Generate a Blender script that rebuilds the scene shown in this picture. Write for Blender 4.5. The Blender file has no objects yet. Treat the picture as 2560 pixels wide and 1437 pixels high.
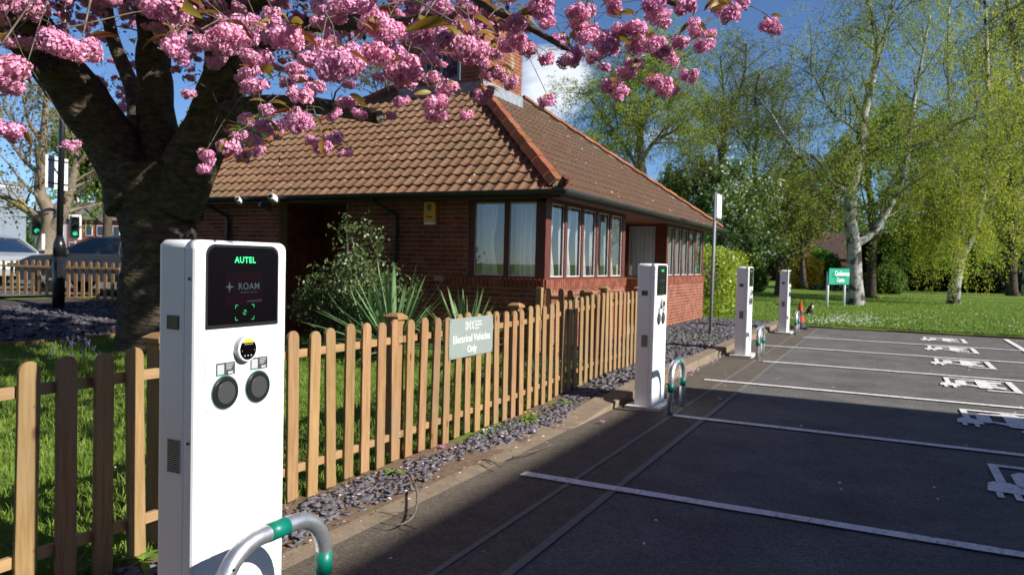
import bpy, bmesh, math, random
import numpy as np
from mathutils import Vector, Matrix, noise as mnoise

# ------------------------------------------------------------------ camera, sky, sun, exposure
scene = bpy.context.scene
COL = scene.collection
CAM_H = 1.45
FOC = 1880.0 / 2560.0          # focal length / sensor width
YAW, PITCH, ROLL = math.radians(26.62), math.radians(-1.88), math.radians(1.38)
_f = Vector((-math.sin(YAW) * math.cos(PITCH), math.cos(YAW) * math.cos(PITCH), math.sin(PITCH)))
_r0 = Vector((math.cos(YAW), math.sin(YAW), 0)); _u0 = _r0.cross(_f)
_r = _r0 * math.cos(ROLL) + _u0 * math.sin(ROLL); _u = _u0 * math.cos(ROLL) - _r0 * math.sin(ROLL)
cd = bpy.data.cameras.new('camera'); cam = bpy.data.objects.new('camera', cd); COL.objects.link(cam)
cam.matrix_world = Matrix(((_r.x, _u.x, -_f.x, 0), (_r.y, _u.y, -_f.y, 0), (_r.z, _u.z, -_f.z, CAM_H), (0, 0, 0, 1)))
cd.sensor_width = 36; cd.lens = FOC * 36; cd.clip_end = 3000; cd.clip_start = 0.05
cd.dof.use_dof = True; cd.dof.focus_distance = 3.6; cd.dof.aperture_fstop = 4.5
scene.camera = cam

SUN_EL = math.radians(32.5)
SUN_DIR = Vector((math.cos(SUN_EL), 0.035 * math.cos(SUN_EL), math.sin(SUN_EL))).normalized()   # towards the sun: along +X
w = bpy.data.worlds.new('World'); scene.world = w; w.use_nodes = True
nt = w.node_tree; bg = nt.nodes['Background']
sky = nt.nodes.new('ShaderNodeTexSky'); sky.sky_type = 'NISHITA'; sky.sun_disc = False
sky.sun_elevation = SUN_EL; sky.sun_rotation = math.atan2(SUN_DIR.x, SUN_DIR.y)
sky.air_density = 0.75; sky.dust_density = 0.0; sky.ozone_density = 6.5
tc = nt.nodes.new('ShaderNodeTexCoord')
mp = nt.nodes.new('ShaderNodeMapping'); mp.inputs['Scale'].default_value = (1, 1, 2.1); mp.inputs['Location'].default_value = (0.27, 0.62, 0.1)
nz = nt.nodes.new('ShaderNodeTexNoise'); nz.inputs['Scale'].default_value = 2.3; nz.inputs['Detail'].default_value = 8; nz.inputs['Roughness'].default_value = .52
rp = nt.nodes.new('ShaderNodeValToRGB'); rp.color_ramp.elements[0].position = .62; rp.color_ramp.elements[1].position = .74
mx = nt.nodes.new('ShaderNodeMix'); mx.data_type = 'RGBA'; mx.inputs['B'].default_value = (7.0, 7.4, 8.0, 1)
nt.links.new(tc.outputs['Generated'], mp.inputs['Vector']); nt.links.new(mp.outputs['Vector'], nz.inputs['Vector'])
def cloud_at(v, size, soft):
    d = nt.nodes.new('ShaderNodeVectorMath'); d.operation = 'DOT_PRODUCT'; d.inputs[1].default_value = v.normalized(); nt.links.new(tc.outputs['Generated'], d.inputs[0])
    a = nt.nodes.new('ShaderNodeMath'); a.operation = 'MULTIPLY_ADD'; a.inputs[1].default_value = soft * 2.6; nt.links.new(nz.outputs['Fac'], a.inputs[0]); nt.links.new(d.outputs['Value'], a.inputs[2])
    m = nt.nodes.new('ShaderNodeMapRange'); m.inputs['From Min'].default_value = math.cos(size) + soft * 1.3; m.inputs['From Max'].default_value = math.cos(size) + soft * 2.0; nt.links.new(a.outputs[0], m.inputs['Value'])
    return m.outputs['Result']
def sky_ray(px, py): return _f + _r * ((px - 1280) / 1880.0) - _u * ((py - 718.5) / 1880.0)
nz.inputs['Scale'].default_value = 9
acc = cloud_at(sky_ray(1365, 235), .062, .0022)
for v, s_ in ((sky_ray(1690, 330), .03), (sky_ray(2900, 250), .12), (sky_ray(-700, 300), .14), (Vector((.6, -.7, .35)), .2), (Vector((-.5, -.8, .3)), .16), (Vector((.9, .5, .45)), .12)):
    c_ = cloud_at(v, s_, .003); mxm = nt.nodes.new('ShaderNodeMath'); mxm.operation = 'MAXIMUM'; nt.links.new(acc, mxm.inputs[0]); nt.links.new(c_, mxm.inputs[1]); acc = mxm.outputs[0]
nt.links.new(acc, mx.inputs['Factor'])
nt.links.new(sky.outputs['Color'], mx.inputs['A']); nt.links.new(mx.outputs['Result'], bg.inputs['Color'])
bg.inputs['Strength'].default_value = 0.082
sl = bpy.data.lights.new('sun', 'SUN'); sl.energy = 5.0; sl.angle = math.radians(.53); sl.color = (1, .95, .87)
so = bpy.data.objects.new('sun', sl); COL.objects.link(so); so.location = (20, 0, 30)
so.rotation_euler = (-SUN_DIR).to_track_quat('-Z', 'Y').to_euler()
scene.view_settings.view_transform = 'Standard'; scene.view_settings.look = 'None'
scene.view_settings.gamma = 1; scene.view_settings.exposure = 0.68
scene.cycles.max_bounces = 8; scene.cycles.transparent_max_bounces = 24; scene.cycles.use_denoising = True

# ------------------------------------------------------------------ helpers
R = random.Random(7)
NR = np.random.default_rng(11)
WM = {}
def ray(px, py):
    return _f + _r * ((px - 1280) / 1880.0) - _u * ((py - 718.5) / 1880.0)
CAMP = Vector((0, 0, CAM_H))
def at(px, py, d): return CAMP + ray(px, py) * d
def gp(px, py, z=0.0):
    r = ray(px, py); return CAMP + r * ((z - CAM_H) / r.z)
def onY(px, py, Y): r = ray(px, py); return CAMP + r * (Y / r.y)
def onX(px, py, X): r = ray(px, py); return CAMP + r * (X / r.x)
def H(x, y):
    """height of the ground"""
    if x > -2.6 and y < 20.4: return -0.05
    t = min(max((y - 6.4) / 2.2, 0), 1)
    z = 0.003 + 0.087 * t
    if y > 20.4: z = .05
    if x < -3.2:
        s = min(max((-x - 3.2) / 6.0, 0), 1); z = z + (0.11 - z) * s
    if x < -9: z = 0.11 + (min(-x, 15) - 9) / 6 * .12
    if x < -15: z = .23 + (min(-x, 18) - 15) / 3 * .2
    return z

def par(o, p):
    o.parent = p
    o.matrix_parent_inverse = WM[p.name].inverted()
def link(o, parent=None):
    COL.objects.link(o); WM[o.name] = o.matrix_basis.copy()
    if parent is not None: par(o, parent)
    return o
def tag(o, label, cat, group=None):
    o['label'] = label; o['category'] = cat
    if group: o['group'] = group
    return o
def thing(name, loc, label, cat, group=None):
    o = bpy.data.objects.new(name, None); o.empty_display_size = .2; o.location = loc
    link(o); return tag(o, label, cat, group)
def kind(o, k): o['kind'] = k; return o

class MB:
    def __init__(s): s.v = []; s.f = []
    def add(s, vs, fs):
        n = len(s.v); s.v.extend(tuple(x) for x in vs); s.f.extend(tuple(i + n for i in f) for f in fs); return s
    def box(s, c, d, rot=None):
        c = Vector(c); hx, hy, hz = d[0] / 2, d[1] / 2, d[2] / 2
        vs = [Vector((x, y, z)) for x in (-hx, hx) for y in (-hy, hy) for z in (-hz, hz)]
        if rot is not None: vs = [rot @ v for v in vs]
        return s.add([c + v for v in vs], [(0, 1, 3, 2), (4, 6, 7, 5), (0, 4, 5, 1), (2, 3, 7, 6), (0, 2, 6, 4), (1, 5, 7, 3)])
    def bx(s, x0, x1, y0, y1, z0, z1): return s.box(((x0 + x1) / 2, (y0 + y1) / 2, (z0 + z1) / 2), (abs(x1 - x0), abs(y1 - y0), abs(z1 - z0)))
    def prism(s, poly, o, a, b, n, t):
        """polygon (u,v) -> o + u*a + v*b, extruded by t along n"""
        o, a, b, n = Vector(o), Vector(a), Vector(b), Vector(n); k = len(poly)
        p0 = [o + a * u + b * v for u, v in poly]; p1 = [p + n * t for p in p0]
        return s.add(p0 + p1, [tuple(range(k))[::-1], tuple(range(k, 2 * k))] + [(i, (i + 1) % k, k + (i + 1) % k, k + i) for i in range(k)])
    def tube(s, pts, rad, n=8, cap=True):
        pts = [Vector(p) for p in pts]; m = len(pts)
        if not hasattr(rad, '__len__'): rad = [rad] * m
        t0 = (pts[1] - pts[0]).normalized(); up = Vector((0, 0, 1)) if abs(t0.z) < .9 else Vector((1, 0, 0))
        a = t0.cross(up).normalized(); vs = []
        for i, p in enumerate(pts):
            t = (pts[min(i + 1, m - 1)] - pts[max(i - 1, 0)])
            if t.length < 1e-9: t = t0
            t.normalize(); a = (a - t * a.dot(t)).normalized(); b = t.cross(a)
            for k in range(n):
                an = 2 * math.pi * k / n; vs.append(p + (a * math.cos(an) + b * math.sin(an)) * rad[i])
        fs = [(i * n + k, i * n + (k + 1) % n, (i + 1) * n + (k + 1) % n, (i + 1) * n + k) for i in range(m - 1) for k in range(n)]
        if cap: fs += [tuple(range(n))[::-1], tuple(range((m - 1) * n, m * n))]
        return s.add(vs, fs)
    def lathe(s, prof, c=(0, 0, 0), n=16, ax=None):
        c = Vector(c); vs = []; m = len(prof)
        A, B, Z = ax or (Vector((1, 0, 0)), Vector((0, 1, 0)), Vector((0, 0, 1)))
        for r, z in prof:
            for k in range(n):
                an = 2 * math.pi * k / n; vs.append(c + (A * math.cos(an) + B * math.sin(an)) * r + Z * z)
        fs = [(i * n + k, i * n + (k + 1) % n, (i + 1) * n + (k + 1) % n, (i + 1) * n + k) for i in range(m - 1) for k in range(n)]
        fs += [tuple(range(n))[::-1], tuple(range((m - 1) * n, m * n))]
        return s.add(vs, fs)
    def mesh(s, name, mat=None, smooth=False):
        me = bpy.data.meshes.new(name); me.from_pydata(s.v, [], s.f); me.update()
        if smooth: me.polygons.foreach_set('use_smooth', [True] * len(me.polygons))
        if mat: me.materials.append(mat)
        return me
    def build(s, name, mat=None, parent=None, smooth=False, bevel=0):
        me = s.mesh(name, mat, smooth)
        bm = bmesh.new(); bm.from_mesh(me)
        if bevel:
            bmesh.ops.bevel(bm, geom=[e for e in bm.edges if len(e.link_faces) == 2 and e.calc_face_angle(0) > .5], offset=bevel, segments=2, affect='EDGES', profile=.6, clamp_overlap=True)
        bmesh.ops.recalc_face_normals(bm, faces=bm.faces); bm.to_mesh(me); bm.free()
        return link(bpy.data.objects.new(name, me), parent)
def inst(name, me, mat4, parent=None):
    o = bpy.data.objects.new(name, me); o.matrix_basis = mat4; return link(o, parent)
def npmesh(name, V, F, mat, smooth=False):
    V = np.ascontiguousarray(V, dtype=np.float32); F = np.ascontiguousarray(F, dtype=np.int32)
    me = bpy.data.meshes.new(name); k = F.shape[1]
    me.vertices.add(len(V)); me.vertices.foreach_set('co', V.ravel())
    me.loops.add(F.size); me.loops.foreach_set('vertex_index', F.ravel())
    me.polygons.add(len(F)); me.polygons.foreach_set('loop_start', np.arange(0, F.size, k, dtype=np.int32))
    me.update(calc_edges=True); me.validate()
    if smooth: me.polygons.foreach_set('use_smooth', [True] * len(me.polygons))
    me.materials.append(mat); return me
def npobj(name, V, F, mat, parent=None, smooth=False):
    return link(bpy.data.objects.new(name, npmesh(name, V, F, mat, smooth)), parent)
def crom(pts, sub=4):
    """Catmull-Rom through points (Vectors of any size)"""
    P = [Vector(p) for p in pts]; out = []
    for i in range(len(P) - 1):
        a = P[max(i - 1, 0)]; b = P[i]; c = P[i + 1]; d = P[min(i + 2, len(P) - 1)]
        for k in range(sub):
            t = k / sub; out.append(.5 * ((2 * b) + (c - a) * t + (2 * a - 5 * b + 4 * c - d) * t * t + (3 * b - a - 3 * c + d) * t ** 3))
    out.append(P[-1]); return out
def text_mesh(txt, size, mat, name='lettering', align='CENTER', offset=0.0, space=1.0, extrude=0.0):
    cu = bpy.data.curves.new(name, 'FONT'); cu.body = txt; cu.size = size; cu.align_x = align; cu.align_y = 'CENTER'
    cu.offset = offset; cu.space_character = space; cu.extrude = extrude; cu.resolution_u = 3
    o = bpy.data.objects.new(name, cu); COL.objects.link(o)
    dg = bpy.context.evaluated_depsgraph_get(); dg.update()
    me = bpy.data.meshes.new_from_object(o.evaluated_get(dg)); bpy.data.objects.remove(o); bpy.data.curves.remove(cu)
    me.name = name; me.materials.clear(); me.materials.append(mat); return me
def frame4(o, x, y, z):
    x, y, z, o = Vector(x), Vector(y), Vector(z), Vector(o)
    return Matrix(((x.x, y.x, z.x, o.x), (x.y, y.y, z.y, o.y), (x.z, y.z, z.z, o.z), (0, 0, 0, 1)))

# ------------------------------------------------------------------ materials
def M(name, col, rough=.6, spec=.4, metal=0.0, var=None, vs=8.0, vd=4, stretch=(1, 1, 1), bump=0.0, bs=40.0, rnd=0.0, trans=0.0, emit=None, coat=0.0, var2=None, v2s=1.0, v2r=(.5, .65), hue=0.0, bdist=.01):
    m = bpy.data.materials.new(name); m.use_nodes = True; t = m.node_tree; N = t.nodes; L = t.links
    b = N['Principled BSDF']; out = N['Material Output']
    b.inputs['Roughness'].default_value = rough; b.inputs['Specular IOR Level'].default_value = spec; b.inputs['Metallic'].default_value = metal
    b.inputs['Coat Weight'].default_value = coat
    c4 = (*col, 1)
    sock = None
    geo = N.new('ShaderNodeNewGeometry'); mp = N.new('ShaderNodeMapping'); mp.inputs['Scale'].default_value = stretch
    L.new(geo.outputs['Position'], mp.inputs['Vector'])
    if var:
        nz = N.new('ShaderNodeTexNoise'); nz.inputs['Scale'].default_value = vs; nz.inputs['Detail'].default_value = vd; nz.inputs['Roughness'].default_value = .65
        L.new(mp.outputs['Vector'], nz.inputs['Vector'])
        rp = N.new('ShaderNodeValToRGB'); e = rp.color_ramp.elements; e[0].position = .34; e[1].position = .66; e[0].color = c4; e[1].color = (*var, 1)
        L.new(nz.outputs['Fac'], rp.inputs['Fac']); sock = rp.outputs['Color']
    if var2:
        nz2 = N.new('ShaderNodeTexNoise'); nz2.inputs['Scale'].default_value = v2s; nz2.inputs['Detail'].default_value = 5
        L.new(geo.outputs['Position'], nz2.inputs['Vector'])
        r2 = N.new('ShaderNodeMapRange'); r2.inputs['From Min'].default_value = v2r[0]; r2.inputs['From Max'].default_value = v2r[1]
        L.new(nz2.outputs['Fac'], r2.inputs['Value'])
        mx = N.new('ShaderNodeMix'); mx.data_type = 'RGBA'; mx.inputs['B'].default_value = (*var2, 1)
        if sock: L.new(sock, mx.inputs['A'])
        else: mx.inputs['A'].default_value = c4
        L.new(r2.outputs['Result'], mx.inputs['Factor']); sock = mx.outputs['Result']
    if rnd or hue:
        oi = N.new('ShaderNodeObjectInfo'); hs = N.new('ShaderNodeHueSaturation')
        mr = N.new('ShaderNodeMapRange'); mr.inputs['To Min'].default_value = 1 - rnd; mr.inputs['To Max'].default_value = 1 + rnd
        L.new(oi.outputs['Random'], mr.inputs['Value']); L.new(mr.outputs['Result'], hs.inputs['Value'])
        if hue:
            m2 = N.new('ShaderNodeMath'); m2.operation = 'MULTIPLY_ADD'; m2.inputs[1].default_value = 7.13; L.new(oi.outputs['Random'], m2.inputs[0])
            fr = N.new('ShaderNodeMath'); fr.operation = 'FRACT'; L.new(m2.outputs[0], fr.inputs[0])
            m3 = N.new('ShaderNodeMapRange'); m3.inputs['To Min'].default_value = .5 - hue; m3.inputs['To Max'].default_value = .5 + hue
            L.new(fr.outputs[0], m3.inputs['Value']); L.new(m3.outputs['Result'], hs.inputs['Hue'])
        if sock: L.new(sock, hs.inputs['Color'])
        else: hs.inputs['Color'].default_value = c4
        sock = hs.outputs['Color']
    if sock: L.new(sock, b.inputs['Base Color'])
    else: b.inputs['Base Color'].default_value = c4
    if bump:
        nb = N.new('ShaderNodeTexNoise'); nb.inputs['Scale'].default_value = bs; nb.inputs['Detail'].default_value = 5
        L.new(mp.outputs['Vector'], nb.inputs['Vector'])
        bp = N.new('ShaderNodeBump'); bp.inputs['Strength'].default_value = bump; bp.inputs['Distance'].default_value = bdist
        L.new(nb.outputs['Fac'], bp.inputs['Height']); L.new(bp.outputs['Normal'], b.inputs['Normal'])
    if emit:
        b.inputs['Emission Color'].default_value = (*emit[0], 1); b.inputs['Emission Strength'].default_value = emit[1]
    if trans:
        tr = N.new('ShaderNodeBsdfTranslucent'); ms = N.new('ShaderNodeMixShader'); ms.inputs[0].default_value = trans
        if sock: L.new(sock, tr.inputs['Color'])
        else: tr.inputs['Color'].default_value = c4
        L.new(b.outputs[0], ms.inputs[1]); L.new(tr.outputs[0], ms.inputs[2]); L.new(ms.outputs[0], out.inputs['Surface'])
    return m
def glass_mat(name, tint=(.9, .95, .95), refl=.15):
    m = bpy.data.materials.new(name); m.use_nodes = True; t = m.node_tree; N = t.nodes; L = t.links; N.remove(N['Principled BSDF'])
    out = N['Material Output']; tr = N.new('ShaderNodeBsdfTransparent'); tr.inputs['Color'].default_value = (*tint, 1)
    gl = N.new('ShaderNodeBsdfGlossy'); gl.inputs['Roughness'].default_value = .01
    lw = N.new('ShaderNodeFresnel'); lw.inputs['IOR'].default_value = 1.5
    ma = N.new('ShaderNodeMath'); ma.operation = 'ADD'; ma.inputs[1].default_value = refl; ma.use_clamp = True
    ms = N.new('ShaderNodeMixShader'); L.new(lw.outputs[0], ma.inputs[0]); L.new(ma.outputs[0], ms.inputs[0]); L.new(tr.outputs[0], ms.inputs[1]); L.new(gl.outputs[0], ms.inputs[2]); L.new(ms.outputs[0], out.inputs['Surface'])
    return m
MAT = dict(
    grass=M('grass_ground', (.085, .145, .02), .9, .1, var=(.14, .205, .035), vs=1.3, vd=8, bump=.5, bs=60, var2=(.085, .07, .035), v2s=.6, v2r=(.62, .8)),
    blade=M('grass_blades', (.135, .235, .03), .6, .25, var=(.23, .32, .055), vs=2.2, trans=.35),
    soil=M('bare_soil', (.13, .09, .06), .95, .1, var=(.20, .145, .10), vs=18, bump=.8, bs=60),
    asphalt=M('asphalt', (.096, .093, .086), .92, .1, var=(.15, .145, .134), vs=1.7, vd=12, bump=.5, bs=260, var2=(.155, .148, .14), v2s=190, v2r=(.56, .7), bdist=.006),
    asphalt2=M('worn_asphalt_strip', (.092, .078, .06), .9, .2, var=(.125, .106, .084), vs=5, vd=12, bump=.5, bs=240, var2=(.15, .13, .105), v2s=170, v2r=(.56, .7), bdist=.006),
    seal=M('joint_sealant', (.13, .125, .12), .7, .3, var=(.17, .165, .16), vs=30),
    line=M('white_line_paint', (.66, .64, .61), .7, .3, var=(.80, .78, .75), vs=14, vd=10, bump=.4, bs=200, var2=(.22, .21, .20), v2s=42, v2r=(.55, .70)),
    concrete=M('kerb_concrete', (.20, .155, .108), .9, .2, var=(.28, .22, .155), vs=9, vd=10, bump=.6, bs=140, var2=(.20, .16, .11), v2s=3),
    slab=M('pale_concrete', (.45, .44, .41), .85, .2, var=(.56, .54, .5), vs=12, bump=.3, bs=90),
    slate=M('slate_chips', (.095, .094, .108), .75, .2, var=(.17, .157, .175), vs=14, vd=3, bump=.3, bs=60, var2=(.15, .14, .15), v2s=26, v2r=(.6, .72)),
    slatebase=M('slate_bed_fines', (.05, .045, .05), .9, .2, var=(.09, .075, .072), vs=25, vd=8, bump=1.0, bs=55, bdist=.03),
    wood=M('fence_timber', (.235, .138, .060), .75, .2, var=(.355, .222, .108), vs=3.2, vd=8, stretch=(14, 14, 1.1), bump=.3, bs=9, rnd=.2, hue=.012),
    woodr=M('fence_rail_timber', (.27, .165, .075), .75, .2, var=(.37, .24, .12), vs=3, vd=8, stretch=(9, 1, 9), bump=.2, bs=8, rnd=.1),
    postwood=M('post_timber', (.25, .14, .06), .75, .2, var=(.34, .20, .095), vs=3, vd=8, stretch=(10, 10, 1.2), bump=.2, bs=9),
    white=M('white_painted_steel', (.83, .84, .85), .45, .4, bump=.12, bs=900, bdist=.001),
    panelwhite=M('white_front_panel', (.85, .86, .87), .3, .45),
    greyplastic=M('grey_plastic', (.30, .34, .36), .4, .4),
    black=M('black_plastic', (.012, .013, .014), .35, .5),
    socket=M('socket_flap', (.05, .053, .056), .35, .5),
    teal_ring=M('socket_ring', (.12, .22, .22), .3, .5),
    screen=M('screen_glass', (.003, .002, .003), .22, .08),
    screenglow=M('screen_lcd', (.006, .002, .004), .22, .08),
    greenlit=M('green_lit_letters', (.02, .3, .1), .4, .3, emit=((.06, 1.0, .30), .85)),
    greendim=M('green_lit_icon', (.02, .3, .1), .4, .3, emit=((.06, .9, .32), .25)),
    bluedim=M('dim_lcd_letters', (.03, .05, .06), .4, .3, emit=((.25, .42, .55), .022)),
    greyprint=M('grey_print', (.42, .44, .46), .6, .2),
    sticker=M('dark_sticker', (.055, .06, .065), .5, .3),
    stickwhite=M('white_print', (.8, .8, .8), .6, .2),
    stickgreen=M('green_print', (.03, .4, .12), .6, .2),
    yellow=M('yellow_dial_cap', (.8, .62, .03), .5, .3),
    recess=M('inspection_window', (.10, .075, .05), .25, .5),
    vent=M('vent_slot', (.015, .015, .012), .8, .1),
    galv=M('galvanised_steel', (.50, .52, .54), .38, .5, metal=.85, var=(.68, .70, .72), vs=22, vd=6, bump=.1, bs=60),
    teal=M('teal_reflective_band', (.0, .17, .12), .4, .5),
    bolt=M('bolt_head', (.5, .5, .5), .35, .5, metal=.8),
    sign=M('sage_sign_panel', (.235, .28, .262), .5, .3, var=(.26, .305, .283), vs=6),
    letter=M('white_letters', (.82, .83, .82), .5, .3),
    brick=M('red_brick', (.16, .042, .026), .85, .2, var=(.25, .072, .042), vs=7, vd=5, bump=.5, bs=90, rnd=.28, hue=.018, var2=(.10, .045, .04), v2s=4.5, v2r=(.62, .70)),
    brickmany=M('red_brick_courses', (.17, .052, .032), .85, .2, var=(.29, .10, .06), vs=5.5, vd=1, bump=.5, bs=90, var2=(.17, .08, .07), v2s=5.2, v2r=(.60, .68)),
    mortar=M('mortar', (.33, .27, .205), .95, .1, var=(.41, .34, .27), vs=20, bump=.4, bs=120),
    towerbrick=M('old_tower_brick', (.20, .075, .045), .9, .15, var=(.30, .14, .08), vs=6, vd=3, bump=.5, bs=60, var2=(.36, .30, .19), v2s=2.2, v2r=(.55, .7)),
    lead=M('lead_flashing', (.22, .245, .28), .6, .3, metal=.2, var=(.32, .35, .38), vs=8),
    timber=M('stained_window_timber', (.085, .022, .016), .55, .35, var=(.13, .036, .024), vs=4, stretch=(6, 6, 1), bump=.15, bs=20),
    fascia=M('dark_fascia', (.035, .012, .010), .5, .35),
    soffit=M('brown_soffit', (.20, .075, .05), .6, .3),
    gutter=M('black_gutter', (.030, .031, .034), .4, .45),
    roomwall=M('interior_wall', (.35, .33, .30), .9, .1),
    curtain=M('sheer_curtain', (.88, .90, .92), .9, .1, trans=.4),
    door=M('dark_door', (.03, .012, .01), .4, .4),
    glass=glass_mat('window_glass'),
    carglass=glass_mat('car_glass', (.25, .3, .3), .06),
    alarm=M('amber_alarm_box', (.72, .36, .02), .4, .4),
    alarmw=M('white_alarm_base', (.7, .7, .66), .4, .4),
    lampblack=M('black_paint', (.012, .013, .016), .3, .5),
    panelback=M('pale_sign_back', (.68, .69, .70), .5, .3),
    bark=M('cherry_bark', (.034, .027, .020), .9, .12, var=(.13, .105, .08), vs=2.6, vd=12, stretch=(2.6, 2.6, 7), bump=1.0, bs=4, bdist=.06, var2=(.12, .105, .05), v2s=2.2, v2r=(.58, .72)),
    twig=M('twig_bark', (.085, .065, .05), .85, .2, var=(.20, .17, .14), vs=30),
    darkbark=M('dark_bark', (.05, .04, .032), .9, .1, var=(.10, .08, .06), vs=6, bump=.6, bs=12, bdist=.03),
    paletwig=M('pale_tree_bark', (.12, .10, .08), .9, .1, var=(.20, .17, .13), vs=6, bump=.5, bs=12, bdist=.03),
    birch=M('birch_bark', (.26, .25, .225), .8, .15, var=(.45, .44, .41), vs=3, stretch=(1, 1, 3), bump=.5, bs=8, bdist=.04, var2=(.045, .04, .034), v2s=2.4, v2r=(.47, .60)),
    lichen=M('lichen_bark', (.15, .12, .09), .9, .1, var=(.22, .18, .13), vs=5, bump=.6, bs=10, bdist=.03, var2=(.30, .24, .06), v2s=.8, v2r=(.56, .68)),
)

def mottle(m, scale, amt, stain=None):
    """stone by stone tone changes (and darker stains) on a paved surface"""
    t = m.node_tree; N = t.nodes; L = t.links; b = N['Principled BSDF']; src = b.inputs['Base Color'].links[0].from_socket
    geo = N.new('ShaderNodeNewGeometry'); v = N.new('ShaderNodeTexVoronoi'); v.inputs['Scale'].default_value = scale; L.new(geo.outputs['Position'], v.inputs['Vector'])
    sp = N.new('ShaderNodeSeparateColor'); L.new(v.outputs['Color'], sp.inputs[0])
    mr = N.new('ShaderNodeMapRange'); mr.inputs['To Min'].default_value = 1 - amt; mr.inputs['To Max'].default_value = 1 + amt; L.new(sp.outputs[0], mr.inputs['Value'])
    hs = N.new('ShaderNodeHueSaturation'); L.new(mr.outputs['Result'], hs.inputs['Value']); L.new(src, hs.inputs['Color']); out = hs.outputs['Color']
    if stain:
        nz = N.new('ShaderNodeTexNoise'); nz.inputs['Scale'].default_value = stain; nz.inputs['Detail'].default_value = 9; nz.inputs['Roughness'].default_value = .7; L.new(geo.outputs['Position'], nz.inputs['Vector'])
        m2 = N.new('ShaderNodeMapRange'); m2.inputs['From Min'].default_value = .60; m2.inputs['From Max'].default_value = .74; m2.inputs['To Min'].default_value = 1; m2.inputs['To Max'].default_value = .62; L.new(nz.outputs['Fac'], m2.inputs['Value'])
        h2 = N.new('ShaderNodeHueSaturation'); L.new(m2.outputs['Result'], h2.inputs['Value']); L.new(out, h2.inputs['Color']); out = h2.outputs['Color']
    L.new(out, b.inputs['Base Color'])
mottle(MAT['asphalt'], 85, .30, .9); mottle(MAT['asphalt2'], 85, .28, 1.3); mottle(MAT['concrete'], 110, .16, 2.0)
def knots(m):
    t = m.node_tree; N = t.nodes; L = t.links; b = N['Principled BSDF']; src = b.inputs['Base Color'].links[0].from_socket
    geo = N.new('ShaderNodeNewGeometry'); mp = N.new('ShaderNodeMapping'); mp.inputs['Scale'].default_value = (9, 9, 4.2); L.new(geo.outputs['Position'], mp.inputs['Vector'])
    v = N.new('ShaderNodeTexVoronoi'); v.inputs['Scale'].default_value = 1; L.new(mp.outputs['Vector'], v.inputs['Vector'])
    sp = N.new('ShaderNodeSeparateColor'); L.new(v.outputs['Color'], sp.inputs[0]); g = N.new('ShaderNodeMath'); g.operation = 'GREATER_THAN'; g.inputs[1].default_value = .45; L.new(sp.outputs[1], g.inputs[0])
    mr = N.new('ShaderNodeMapRange'); mr.inputs['From Min'].default_value = .17; mr.inputs['From Max'].default_value = .07; L.new(v.outputs['Distance'], mr.inputs['Value'])
    mu = N.new('ShaderNodeMath'); mu.operation = 'MULTIPLY'; L.new(g.outputs[0], mu.inputs[0]); L.new(mr.outputs['Result'], mu.inputs[1])
    mx = N.new('ShaderNodeMix'); mx.data_type = 'RGBA'; mx.inputs['B'].default_value = (.10, .045, .018, 1); L.new(src, mx.inputs['A']); L.new(mu.outputs[0], mx.inputs['Factor'])
    # weathering: greyish streaks
    nz = N.new('ShaderNodeTexNoise'); nz.inputs['Scale'].default_value = 2.4; nz.inputs['Detail'].default_value = 8; L.new(geo.outputs['Position'], nz.inputs['Vector'])
    m2 = N.new('ShaderNodeMapRange'); m2.inputs['From Min'].default_value = .48; m2.inputs['From Max'].default_value = .75; m2.inputs['To Max'].default_value = .75; L.new(nz.outputs['Fac'], m2.inputs['Value'])
    my = N.new('ShaderNodeMix'); my.data_type = 'RGBA'; my.inputs['B'].default_value = (.25, .185, .115, 1); L.new(mx.outputs['Result'], my.inputs['A']); L.new(m2.outputs['Result'], my.inputs['Factor']); L.new(my.outputs['Result'], b.inputs['Base Color'])
knots(MAT['wood']); knots(MAT['woodr'])
LEAF = dict(
    birch=M('birch_leaves', (.21, .30, .025), .6, .25, var=(.36, .43, .045), vs=.9, vd=4, trans=.55),
    birchy=M('yellow_birch_leaves', (.34, .42, .03), .6, .25, var=(.52, .55, .06), vs=.8, vd=4, trans=.55),
    birchd=M('olive_birch_leaves', (.13, .18, .035), .6, .2, var=(.23, .26, .05), vs=.8, trans=.4),
    brown=M('brown_green_leaves', (.16, .15, .045), .65, .2, var=(.24, .21, .07), vs=.9, trans=.4),
    fresh=M('fresh_green_leaves', (.09, .20, .02), .55, .3, var=(.17, .30, .035), vs=.9, trans=.45),
    mid=M('mid_green_leaves', (.055, .115, .02), .55, .3, var=(.11, .18, .03), vs=1, trans=.35),
    dark=M('evergreen_leaves', (.006, .014, .006), .6, .15, var=(.016, .030, .011), vs=1.4, trans=.1),  # dark evergreen green, lowered further to carry the shade of nearby trees
    hedge=M('hedge_leaves', (.20, .30, .025), .4, .4, var=(.40, .46, .05), vs=2.4, trans=.3),
    forsythia=M('forsythia_flowers', (.55, .36, .02), .6, .2, var=(.62, .45, .05), vs=2, trans=.3),
    whiteb=M('white_blossom', (.68, .70, .55), .6, .2, var=(.8, .8, .7), vs=3, trans=.3),
    bush=M('glossy_shrub_leaves', (.065, .105, .032), .4, .45, var=(.13, .18, .06), vs=9, trans=.2),
    yucca=M('yucca_leaves', (.09, .19, .075), .4, .4, var=(.19, .30, .13), vs=7, trans=.12),
    bronze=M('bronze_cherry_leaves', (.30, .115, .02), .45, .4, var=(.22, .20, .03), vs=14, trans=.4, rnd=.25, hue=.03),
    copper=M('copper_leaves', (.09, .03, .025), .6, .2, var=(.15, .055, .04), vs=2, trans=.2),
    weed=M('weed_leaves', (.12, .24, .03), .5, .3, var=(.2, .32, .05), vs=20, trans=.3),
)
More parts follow.
